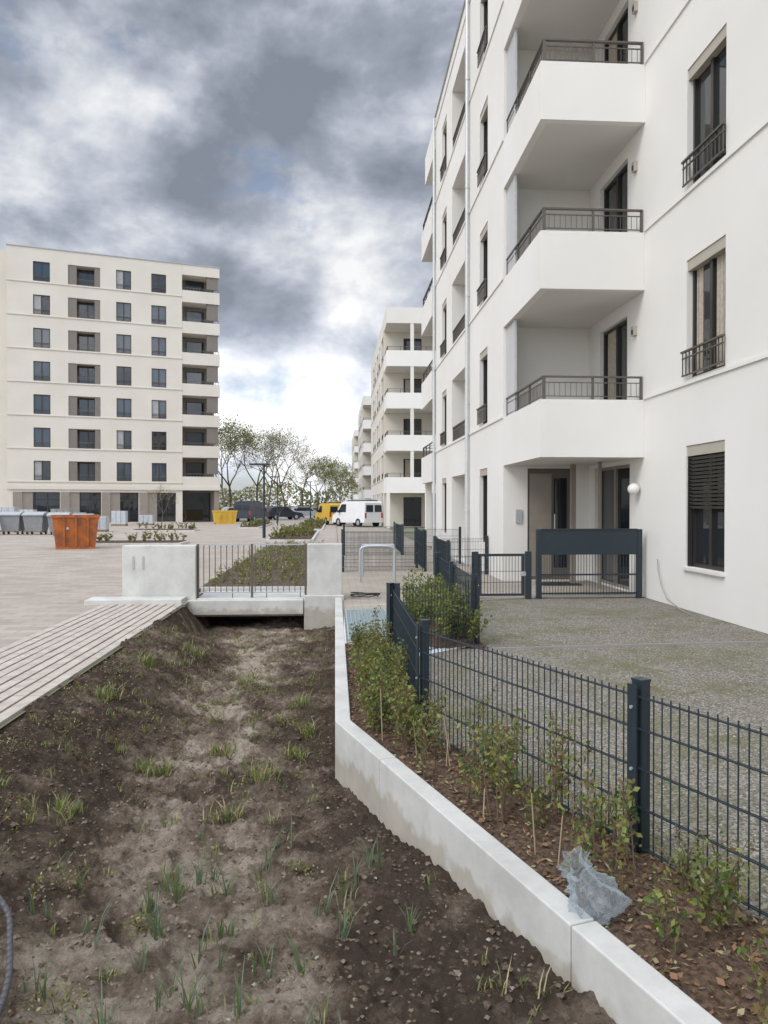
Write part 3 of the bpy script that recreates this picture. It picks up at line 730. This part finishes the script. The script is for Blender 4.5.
# ------------------------------------------------------------ mesh fences
def fpanel(mb,p0,p1,h=.80,z0=.03,sp=.052):
    p0=Vector((*p0,0));p1=Vector((*p1,0)); L=(p1-p0).length; U=(p1-p0)/L; N=Vector((U.y,-U.x,0)); F=frame(p0,U,N)
    n=int(L/sp)
    for i in range(n+1):
        x=(L-n*sp)/2+i*sp; mb.boxf(F,x-.0025,x+.0025,-.0025,.0025,z0,h,ANTH)
    z=z0+.02
    zs=[]
    while z<h-.03: zs.append(z); z+=.19
    zs.append(h-.025)
    for z in zs:
        for w in (-.006,.006): mb.boxf(F,0,L,w-.003,w+.003,z-.003,z+.003,ANTH)
def fpost(mb,x,y,ang,h=.84):
    U=(math.cos(ang),math.sin(ang)); F=frame((x,y),U,(U[1],-U[0]))
    mb.boxf(F,-.033,.033,-.07,-.015,-.1,h,ANTH); mb.boxf(F,-.036,.036,-.073,-.012,h,h+.012,ANTH)
    mb.boxf(F,-.03,.03,.012,.018,.0,h-.01,ANTH)
    for z in (.12,.42,.72): mb.cyl(F(0,.018,z),F(0,.026,z),.009,.009,STEEL,6)
def fence(name,pts,h=.80,posts=True,sp=.052):
    mb=MB()
    for a,b in zip(pts[:-1],pts[1:]): fpanel(mb,a,b,h,sp=sp)
    for i,p in enumerate(pts):
        a=pts[max(0,i-1)];b=pts[min(len(pts)-1,i+1)]; fpost(mb,p[0],p[1],math.atan2(b[1]-a[1],b[0]-a[0]),h+.04)
    return mb.obj(name)
fence('wire_mesh_fence',[(.63,8.33),(.62,5.66),(1.454,3.655),(2.29,1.65),(3.13,-.36)])
fence('wire_mesh_fence',[(.63,8.34),(1.73,9.3)])
fence('wire_mesh_fence',[(1.73,9.32),(1.79,11.5),(1.85,13.72)])
fence('wire_mesh_fence',[(.2,19.5),(2.3,19.5),(2.35,22),(3.6,22)],1.02,sp=.035)
fence('wire_mesh_fence',[(2.45,16.3),(2.45,18.5),(3.7,18.6)],.9,sp=.04)
fence('wire_mesh_fence',[(.3,26),(2.3,26),(2.35,30)],1.0,sp=.04)
fence('wire_mesh_fence',[(.2,20.6),(2.2,20.6)],1.0,sp=.035)
fence('wire_mesh_fence',[(1.87,13.74),(2.5,13.74)])
mb=MB()
def gate(mb,x0,x1,y,h):
    for (a,b) in ((x0,x0+.045),(x1-.045,x1)): mb.box(a,b,y-.02,y+.02,.06,h,ANTH)
    mb.box(x0+.045,x1-.045,y-.02,y+.02,h-.045,h,ANTH); mb.box(x0+.045,x1-.045,y-.02,y+.02,.06,.10,ANTH)
    n=int((x1-x0)/.055)
    for i in range(1,n): x=x0+(x1-x0)*i/n; mb.box(x-.004,x+.004,y-.004,y+.004,.1,h-.045,ANTH)
    for z in (.3,.5): mb.box(x0+.045,x1-.045,y-.01,y-.004,z,z+.008,ANTH)
gate(mb,2.58,3.42,13.74,.82); mb.box(3.44,3.54,13.69,13.79,0,.86,ANTH); mb.box(2.49,2.57,13.7,13.78,0,.86,ANTH); mb.box(3.34,3.44,13.71,13.715,.42,.5,STEEL)
mb.obj('garden_gate')
mb=MB()
mb.box(3.64,3.73,13.70,13.79,0,1.26,ANTH); mb.box(5.50,5.59,13.70,13.79,0,1.26,ANTH); mb.box(3.73,5.50,13.71,13.76,.80,1.25,ANTH); mb.box(3.73,5.50,13.695,13.78,1.25,1.27,ANTH)
for i in range(33): x=3.78+i*.0525; mb.box(x-.004,x+.004,13.73,13.738,.06,.80,ANTH)
for z in (.08,.42): mb.box(3.73,5.5,13.72,13.748,z,z+.03,ANTH)
mb.obj('privacy_screen_fence')

mb=MB(); pts=[(.55,16.9,0)]; 
for i in range(13):
    a=math.pi-math.pi*i/12; pts.append((.55+.38+math.copysign(abs(math.cos(a))**.5,math.cos(a))*.38,16.9,.66+.14*math.sin(a)**.6 if math.sin(a)>0 else .66))
pts.append((1.31,16.9,0)); mb.tube(pts,.03,STEEL,12); mb.obj('bicycle_stand',smooth=False)
mb=MB(); pts=[(.65,18.3,0),(.65,18.3,.75),(1.4,18.3,.75),(1.4,18.3,0)]; mb.tube(pts,.025,STEEL,10); mb.obj('bicycle_stand')
mb=MB(); GR=simple('grating_steel',(.42,.50,.53),.4,metal=.4,var=.1,scale=9)
mb.box(.16,.80,9.6,12.3,-.2,-.12,RUBBER)
for (a,b,c,d_) in ((.16,.18,9.6,12.3),(.78,.80,9.6,12.3),(.18,.78,9.6,9.62),(.18,.78,12.28,12.3),(.18,.78,10.94,10.96)): mb.box(a,b,c,d_,-.03,.03,GR)
y=9.65
while y<12.27: mb.box(.181,.779,y,y+.012,-.01,.027,GR); y+=.04
for i in range(1,10): x=.18+.06*i; mb.box(x-.003,x+.003,9.62,12.28,0,.029,GR)
mb.obj('light_well_grating')
mb=MB(); pts=[]
for i in range(70):
    a=i*.33; r=.17+.04*math.sin(i*.7); pts.append((.55+math.cos(a)*r*1.3,14.0+math.sin(a)*r*.9,.03+.035*abs(math.sin(i*.21))+i*.0006))
mb.tube(pts,.009,RUBBER,6); mb.obj('cable_coil')
mb=MB(); ctl=[(-1.75,3.62),(-1.58,3.60),(-1.43,3.45),(-1.34,3.25),(-1.25,3.02),(-1.20,2.80),(-1.17,2.5),(-1.2,2.1)]; pts=[]
for i in range(len(ctl)-1):
    for j in range(5):
        f=j/5; p0=ctl[max(0,i-1)];p1=ctl[i];p2=ctl[i+1];p3=ctl[min(len(ctl)-1,i+2)]
        q=[.5*((2*p1[k])+(-p0[k]+p2[k])*f+(2*p0[k]-5*p1[k]+4*p2[k]-p3[k])*f*f+(-p0[k]+3*p1[k]-3*p2[k]+p3[k])*f**3) for k in (0,1)]
        pts.append((q[0],q[1],-.03-.10*min(1,(i+f)/3)+.015))
mb.tube(pts,.013,simple('hose_grey',(.07,.07,.075),.45),10); mb.obj('irrigation_hose',smooth=True)
mb=MB(); pts=[(5.66,13.2,.75),(5.66,13.18,.55),(5.64,13.0,.3),(5.6,12.7,.12),(5.55,12.2,.05),(5.5,11.9,.02),(5.45,11.5,.012)]; mb.tube(pts,.009,simple('cable_grey',(.30,.29,.28),.5),6); mb.obj('grey_cable')

# plastic bag : thin crumpled film draped as a collapsed, open-necked bag
random.seed(3)
m,nt,b=nm('bag_film'); b.inputs['Base Color'].default_value=(.68,.74,.78,1); b.inputs['Roughness'].default_value=.12; b.inputs['Specular IOR Level'].default_value=1.0
tr_=nt.nodes.new('ShaderNodeBsdfTranslucent'); tr_.inputs[0].default_value=(.62,.69,.74,1)
tp=nt.nodes.new('ShaderNodeBsdfTransparent'); tp.inputs[0].default_value=(.90,.93,.95,1)
lw=nt.nodes.new('ShaderNodeLayerWeight'); lw.inputs['Blend'].default_value=.4
mr=nt.nodes.new('ShaderNodeMapRange'); mr.inputs['To Min'].default_value=.16; mr.inputs['To Max'].default_value=.72; nt.links.new(lw.outputs['Facing'],mr.inputs['Value'])
m1=nt.nodes.new('ShaderNodeMixShader'); m1.inputs[0].default_value=.35; nt.links.new(b.outputs[0],m1.inputs[1]); nt.links.new(tr_.outputs[0],m1.inputs[2])
m2=nt.nodes.new('ShaderNodeMixShader'); nt.links.new(mr.outputs[0],m2.inputs[0]); nt.links.new(tp.outputs[0],m2.inputs[1]); nt.links.new(m1.outputs[0],m2.inputs[2]); nt.links.new(m2.outputs[0],nt.nodes['Material Output'].inputs[0])
mb=MB(); NU,NV=84,56; k=mb.mi(m)
prof=[(0,.01),(.08,.085),(.22,.105),(.42,.095),(.60,.072),(.75,.045),(.86,.034),(1.0,.06)]
def pr(f):
    for (a,ra),(b_,rb) in zip(prof[:-1],prof[1:]):
        if f<=b_: q=(f-a)/(b_-a); q=q*q*(3-2*q); return ra+(rb-ra)*q
    return prof[-1][1]
for j in range(NV+1):
    f=j/NV; r0=pr(f)
    for i in range(NU):
        a=2*math.pi*i/NU
        pleat=math.sin(a*7+3*f+2*noise.noise(Vector((math.cos(a),math.sin(a),f*2))))*(.10+.20*f)
        big=noise.noise(Vector((math.cos(a)*1.3,math.sin(a)*1.3,f*2.3+4)))*.45
        cr=(1-abs(noise.noise(Vector((math.cos(a)*3.2,math.sin(a)*3.2,f*5+9))))*3)*.12+(1-abs(noise.noise(Vector((math.cos(a)*8,math.sin(a)*8,f*13+1))))*3)*.08
        r=r0*(1+pleat+big+cr)
        z=f*.27*(1+.10*math.sin(a+1))+.014*noise.noise(Vector((a*2,f*9,2)))
        lean=.07*f*f
        mb.v.append((math.cos(a)*r*1.0-lean,math.sin(a)*r*.8+lean*.2,z))
for j in range(NV):
    for i in range(NU):
        q=j*NU+i; q2=j*NU+(i+1)%NU; mb.f.append((q,q2,q2+NU,q+NU)); mb.m.append(k)
bg=mb.obj('plastic_bag',smooth=True); bg.location=(1.07,3.06,.015); bg.rotation_euler=(.05,-.2,.3)

# ------------------------------------------------------------ site objects on the plaza
def skip(name,x,y,ang,L,W,Hh,mat):
    mb=MB(); c,s=math.cos(ang),math.sin(ang)
    F=lambda u,w,z:(x+u*c-w*s,y+u*s+w*c,z)
    b0=L/2-.14; t0=L/2; wb=W/2-.08; wt=W/2
    Bp=[F(-b0,-wb,.08),F(b0,-wb,.08),F(b0,wb,.08),F(-b0,wb,.08)]; Tp=[F(-t0,-wt,Hh),F(t0,-wt,Hh),F(t0,wt,Hh),F(-t0,wt,Hh)]
    mb.poly(Bp,mat)
    for i in range(4): j=(i+1)%4; mb.poly([Bp[i],Bp[j],Tp[j],Tp[i]],mat)
    q=.05
    Ti=[F(-t0+q,-wt+q,Hh),F(t0-q,-wt+q,Hh),F(t0-q,wt-q,Hh),F(-t0+q,wt-q,Hh)]; Bi=[F(-b0+q,-wb+q,.4),F(b0-q,-wb+q,.4),F(b0-q,wb-q,.4),F(-b0+q,wb-q,.4)]
    for i in range(4): j=(i+1)%4; mb.poly([Bi[i],Bi[j],Ti[j],Ti[i]],mat); mb.poly([Tp[i],Tp[j],Ti[j],Ti[i]],mat)
    mb.poly(Bi,CLOD)
    for w in (-wt-.03,wt-.03): mb.boxf(F,-t0-.03,t0+.03,w,w+.06,Hh-.09,Hh+.01,mat)
    for u in (-t0-.03,t0-.03): mb.boxf(F,u,u+.06,-wt+.03,wt-.03,Hh-.09,Hh+.009,mat)
    for sd in (-1,1):
        for u in (-.6*b0,0,.6*b0):
            mb.hexa([F(u-.04,sd*wb,.1),F(u+.04,sd*wb,.1),F(u+.04,sd*(wb+.07),.1),F(u-.04,sd*(wb+.07),.1),F(u-.04,sd*wt,Hh-.1),F(u+.04,sd*wt,Hh-.1),F(u+.04,sd*(wt+.07),Hh-.1),F(u-.04,sd*(wt+.07),Hh-.1)],mat)
        mb.cyl(F(-.35*L/2,sd*(wt+.0),Hh*.62),F(-.35*L/2,sd*(wt+.14),Hh*.62),.05,.05,STEEL)
        mb.boxf(F,-b0,b0,sd*wb-.05,sd*wb+.05,0,.09,mat)
    for i in range(25):
        lump(mb,F(R(-b0,b0)*.8,R(-wb,wb)*.8,.5),R(.1,.3),CLOD)
    return mb.obj(name)
skip('skip_container',-10.2,31.0,.35,1.7,1.4,1.30,ORANGE)
skip('skip_container',-9.9,70,.3,2.0,1.5,1.2,YELLOW)
PAV=simple('grey_paving_stone',(.34,.34,.33),.9,var=.3,scale=4); WOOD=simple('pallet_wood',(.30,.21,.12),.85,var=.3,scale=8); FILM=simple('wrap_film',(.5,.53,.56),.3,var=.2,scale=6)
BIN=simple('grey_bin_plastic',(.24,.25,.26),.5,var=.2,scale=5); BINL=simple('bin_lid_plastic',(.37,.38,.39),.45,var=.15,scale=5)
def pallet(x,y,h,mat):
    mb=MB()
    for i in range(5): mb.box(x-.6+i*.25,x-.6+i*.25+.14,y-.4,y+.4,.12,.145,WOOD)
    for j in (-.4,-.07,.26): mb.box(x-.6,x+.54,y+j,y+j+.12,0,.119,WOOD)
    z=.147
    while z<h:
        for i in range(3): mb.box(x-.58+i*.38+R(0,.01),x-.58+i*.38+.36,y-.38,y+.38,z,z+.115,mat)
        z+=.12
    mb.obj('pallet_of_paving_stones')
def wbin(x,y,ang,sc=1):
    mb=MB(); c,s=math.cos(ang),math.sin(ang); F=lambda u,w,z:(x+(u*c-w*s)*sc,y+(u*s+w*c)*sc,z*sc)
    a,b_=.50,.36; A,Bq=.62,.48
    mb.hexa([F(-a,-b_,.2),F(a,-b_,.2),F(a,b_,.2),F(-a,b_,.2),F(-A,-Bq,1.15),F(A,-Bq,1.15),F(A,Bq,1.15),F(-A,Bq,1.15)],BIN)
    mb.boxf(F,-A-.04,A+.04,-Bq-.04,Bq+.04,1.1,1.17,BIN)
    P=[(-Bq-.05,1.175),(-Bq*.6,1.30),(0,1.36),(Bq*.6,1.30),(Bq+.05,1.175)]
    for (w0,z0),(w1,z1) in zip(P[:-1],P[1:]): mb.poly([F(-A-.03,w0,z0),F(A+.03,w0,z0),F(A+.03,w1,z1),F(-A-.03,w1,z1)],BINL)
    for u in (-A-.03,A+.03): mb.poly([F(u,w,z) for w,z in P],BINL)
    for u in (-.42,.42):
        for w in (-.28,.28): mb.cyl(F(u-.03,w,.1),F(u+.03,w,.1),.1*sc,.1*sc,RUBBER,12); mb.boxf(F,u-.04,u+.04,w-.03,w+.03,.1,.21,STEEL)
    mb.obj('waste_container')
xb=-21.3
for i in range(6): wbin(xb+i*1.38+R(-.05,.05),45.5+R(-.3,.3),R(-.15,.15),R(.88,.98))
for (x,y,h) in [(-22.5,49,1.2),(-20.4,49.5,1.5),(-18.6,49.3,1.2),(-16.9,49,1.35),(-15.0,50,.9),(-24.0,62,1.3),(-20.5,63,1.0),(-17.5,64,1.2),(-15.8,66,.8)]: pallet(x,y,h,random.choice([PAV,FILM]))
def lamp(x,y,h,hw=.28):
    mb=MB(); mb.cyl((x,y,0),(x,y,.9),.085,.085,ANTH,12); mb.cyl((x,y,.9),(x,y,h),.06,.05,ANTH,12); mb.box(x-hw,x+hw*.4,y-.14,y+.14,h,h+.09,ANTH); mb.box(x-hw*.8,x-.1,y-.09,y+.09,h-.02,h,FILM); mb.obj('street_lamp')
lamp(-3.65,40,3.75,.75); lamp(-5.2,70,4.2,.6); lamp(-3.0,95,4.5,.6)
def vehicle(name,x,y,ang,L,W,Hh,body,kind,stripe=None):
    e=empty(name); c,s=math.cos(ang),math.sin(ang)
    F=lambda u,w,z:(x+u*c-w*s,y+u*s+w*c,z)
    if kind=='van': prof=[(-L/2,.35),(-L/2+.02,Hh*.93),(-L/2+.18,Hh),(L/2-1.55,Hh),(L/2-1.25,Hh*.95),(L/2-.62,Hh*.56),(L/2-.08,Hh*.45),(L/2,Hh*.33),(L/2,.3)]
    else: prof=[(-L/2,.35),(-L/2+.03,.85),(-L/2+.35,Hh*.9),(-L/2+.8,Hh),(.2,Hh),(L/2-1.25,.95),(L/2-.2,.78),(L/2,.6),(L/2,.3)]
    mb=MB(); n=len(prof); tl=lambda z: W/2*(1-.10*max(0,(z-.9)/(Hh-.9)))
    A=[F(u,-tl(z),z) for u,z in prof]; Bq=[F(u,tl(z),z) for u,z in prof]
    mb.poly(A,body); mb.poly(Bq[::-1],body)
    for i in range(n): j=(i+1)%n; mb.poly([A[i],A[j],Bq[j],Bq[i]],body)
    mb.obj('body',e,bevel=.05)
    g=MB()
    if kind=='van':
        a,b=prof[4],prof[5]
        g.poly([F(a[0]+.05,-W/2*.78,a[1]-.03),F(a[0]+.05,W/2*.78,a[1]-.03),F(b[0]+.03,W/2*.86,b[1]+.05),F(b[0]+.03,-W/2*.86,b[1]+.05)],CARGLASS)
        for sd in (-1,1):
            g.poly([F(L/2-1.95,sd*(tl(Hh*.9)+.012),Hh*.88),F(L/2-1.3,sd*(tl(Hh*.9)+.012),Hh*.88),F(L/2-.8,sd*(tl(Hh*.58)+.012),Hh*.57),F(L/2-1.95,sd*(tl(Hh*.58)+.012),Hh*.57)],CARGLASS)
        for sd in (-1,1): g.poly([F(-L/2-.012,sd*.08,Hh*.85),F(-L/2-.012,sd*.72,Hh*.85),F(-L/2-.012,sd*.75,Hh*.58),F(-L/2-.012,sd*.08,Hh*.58)],CARGLASS)
        for w in (-.35,0.1): g.boxf(F,-L/2+.3,L/2-1.7,w,w+.04,Hh+.1,Hh+.16,STEEL)
        for i in range(9): g.boxf(F,-L/2+.4+i*.3,-L/2+.44+i*.3,-.31,.1,Hh+.11,Hh+.15,STEEL)
        for u in (-L/2+.5,L/2-2.0): g.boxf(F,u,u+.05,-.7,.7,Hh+.0,Hh+.08,RUBBER)
    else:
        for sd in (-1,1): g.poly([F(-L/2+.45,sd*(tl(1)+.01),.95),F(L/2-1.4,sd*(tl(1)+.01),.95),F(.15,sd*(tl(Hh)+.012),Hh-.08),F(-L/2+.85,sd*(tl(Hh)+.012),Hh-.08)],CARGLASS)
        g.poly([F(.26,-W*.38,Hh-.04),F(.26,W*.38,Hh-.04),F(L/2-1.24,W*.42,1.0),F(L/2-1.24,-W*.42,1.0)],CARGLASS)
        g.poly([F(-L/2+.35,-W*.35,Hh*.88),F(-L/2+.35,W*.35,Hh*.88),F(-L/2+.03,W*.4,.92),F(-L/2+.03,-W*.4,.92)],CARGLASS)
    for sd in (-1,1):
        g.boxf(F,-L/2-.015,-L/2+.02,sd*W*.43-.07,sd*W*.43+.07,.7,1.1,REDL); g.boxf(F,L/2-.05,L/2+.015,sd*W*.36-.14,sd*W*.36+.14,.62,.78,FILM)
        g.boxf(F,L/2-1.2,L/2-1.0,sd*(W/2+.1)-.08,sd*(W/2+.1)+.08,1.1,1.3,RUBBER)
    g.obj('windows_and_lights',e)
    wb=MB()
    for u in (-L/2+.85,L/2-.9):
        for sd in (-1,1): wb.cyl(F(u,sd*(W/2-.2),.33),F(u,sd*(W/2+.02),.33),.33,.33,RUBBER,20); wb.cyl(F(u,sd*(W/2+.02),.33),F(u,sd*(W/2+.03),.33),.19,.17,STEEL,14)
    wb.obj('wheels',e)
vehicle('delivery_van',1.75,61,2.15,4.5,1.8,2.0,VANW,'van')
vehicle('delivery_van',-.35,68,1.9,4.0,1.7,1.85,YELLOW,'van')
vehicle('parked_van',-8.6,80,1.3,4.9,1.9,2.0,DARKPAINT,'van')
vehicle('parked_car',-10.2,84,.3,4.3,1.8,1.5,VANW,'car')
vehicle('parked_car',-6,90,.5,4.3,1.8,1.5,DARKPAINT,'car')
vehicle('parked_car',-3.5,98,.2,4.3,1.8,1.5,STEEL,'car')

# ------------------------------------------------------------ world: daylight sky with broken cloud
w=bpy.data.worlds.new('World'); scene.world=w; w.use_nodes=True; nt=w.node_tree; N=nt.nodes; Lk=nt.links
bgn=N['Background']; bgn.inputs['Strength'].default_value=.115
sky=N.new('ShaderNodeTexSky'); sky.sky_type='NISHITA'; sky.sun_disc=False
EL=math.radians(42); AZ=math.radians(232)
sky.sun_elevation=EL; sky.sun_rotation=AZ
tc=N.new('ShaderNodeTexCoord')
sp=N.new('ShaderNodeSeparateXYZ'); Lk.new(tc.outputs['Generated'],sp.inputs[0])
mp=N.new('ShaderNodeMapping'); mp.inputs['Scale'].default_value=(1,1,1.5); mp.inputs['Location'].default_value=(2.1,.9,.55); Lk.new(tc.outputs['Generated'],mp.inputs[0])
def NZ(scale,det,ro,off,dist=0):
    m2=N.new('ShaderNodeVectorMath'); m2.operation='ADD'; m2.inputs[1].default_value=off; Lk.new(mp.outputs[0],m2.inputs[0])
    n=N.new('ShaderNodeTexNoise'); n.inputs['Scale'].default_value=scale; n.inputs['Detail'].default_value=det; n.inputs['Roughness'].default_value=ro; n.inputs['Distortion'].default_value=dist
    Lk.new(m2.outputs[0],n.inputs['Vector']); return n
def MA(op,a,b,c=None):
    m=N.new('ShaderNodeMath'); m.operation=op
    for i,v in enumerate((a,b,c)):
        if v is None: continue
        if isinstance(v,(int,float)): m.inputs[i].default_value=v
        else: Lk.new(v,m.inputs[i])
    return m.outputs[0]
nA=NZ(3.8,8,.56,(0,0,0),.15); nB=NZ(3.8,6,.56,(-.045,-.02,.065),.15); n2=NZ(2.2,4,.5,(3.1,1.7,.4),.1)
rc=N.new('ShaderNodeValToRGB'); rc.color_ramp.elements[0].position=.33; rc.color_ramp.elements[1].position=.44
Lk.new(nA.outputs['Fac'],rc.inputs['Fac'])
dif=MA('SUBTRACT',nA.outputs['Fac'],nB.outputs['Fac'])
sh=MA('MULTIPLY_ADD',dif,1.6,n2.outputs['Fac'])
thick=MA('SUBTRACT',nA.outputs['Fac'],.5); sh=MA('MULTIPLY_ADD',thick,-.72,sh)
rs=N.new('ShaderNodeValToRGB'); e=rs.color_ramp.elements
e[0].position=.30; e[0].color=(2.05,2.3,2.8,1); e[1].position=.74; e[1].color=(8.0,8.05,8.15,1)
x=e.new(.44); x.color=(3.0,3.3,3.95,1); x=e.new(.57); x.color=(4.8,5.1,5.75,1)
Lk.new(sh,rs.inputs['Fac'])
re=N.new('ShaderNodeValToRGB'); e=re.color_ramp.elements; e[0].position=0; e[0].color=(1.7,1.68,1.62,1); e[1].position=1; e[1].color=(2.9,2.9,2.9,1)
for p,c in ((.14,1.45),(.27,1.03),(.54,1.0),(.68,2.6)): x=e.new(p); x.color=(c,c,c,1)  # cloud overhead, above the view, is brightened to add light to the scene
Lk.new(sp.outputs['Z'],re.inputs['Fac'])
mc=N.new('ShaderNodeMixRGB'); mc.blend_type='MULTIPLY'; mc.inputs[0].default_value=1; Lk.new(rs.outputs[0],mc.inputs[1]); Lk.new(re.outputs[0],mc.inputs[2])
ry=N.new('ShaderNodeMapRange'); ry.inputs['From Min'].default_value=.2; ry.inputs['From Max'].default_value=-.8; ry.inputs['To Min'].default_value=1; ry.inputs['To Max'].default_value=2.15  # unseen cloud behind the camera brightened too, as added light
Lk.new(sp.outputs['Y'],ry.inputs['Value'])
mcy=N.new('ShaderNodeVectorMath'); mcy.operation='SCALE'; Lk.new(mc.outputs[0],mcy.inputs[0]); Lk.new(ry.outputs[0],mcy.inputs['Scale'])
sk=N.new('ShaderNodeVectorMath'); sk.operation='SCALE'; sk.inputs['Scale'].default_value=1.35; Lk.new(sky.outputs[0],sk.inputs[0])
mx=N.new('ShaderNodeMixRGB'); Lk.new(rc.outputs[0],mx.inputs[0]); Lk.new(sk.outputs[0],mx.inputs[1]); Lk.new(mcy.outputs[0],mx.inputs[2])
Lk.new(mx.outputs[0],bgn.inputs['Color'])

sl=bpy.data.lights.new('sun','SUN'); sl.energy=1.5; sl.angle=math.radians(25); sl.color=(1,.96,.90)
so=bpy.data.objects.new('sun',sl); scene.collection.objects.link(so)
sd=Vector((math.sin(AZ)*math.cos(EL),math.cos(AZ)*math.cos(EL),math.sin(EL)))
so.rotation_euler=sd.to_track_quat('Z','Y').to_euler()

cam=bpy.data.cameras.new('camera'); co=bpy.data.objects.new('camera',cam); scene.collection.objects.link(co)
co.location=(0,0,1.7); co.rotation_euler=(math.radians(90-.52),0,math.radians(-3.64))
cam.sensor_fit='VERTICAL'; cam.sensor_height=24; cam.lens=18.05; cam.clip_start=.05; cam.clip_end=4000
scene.camera=co
scene.view_settings.view_transform='Standard'; scene.view_settings.look='None'; scene.view_settings.exposure=0
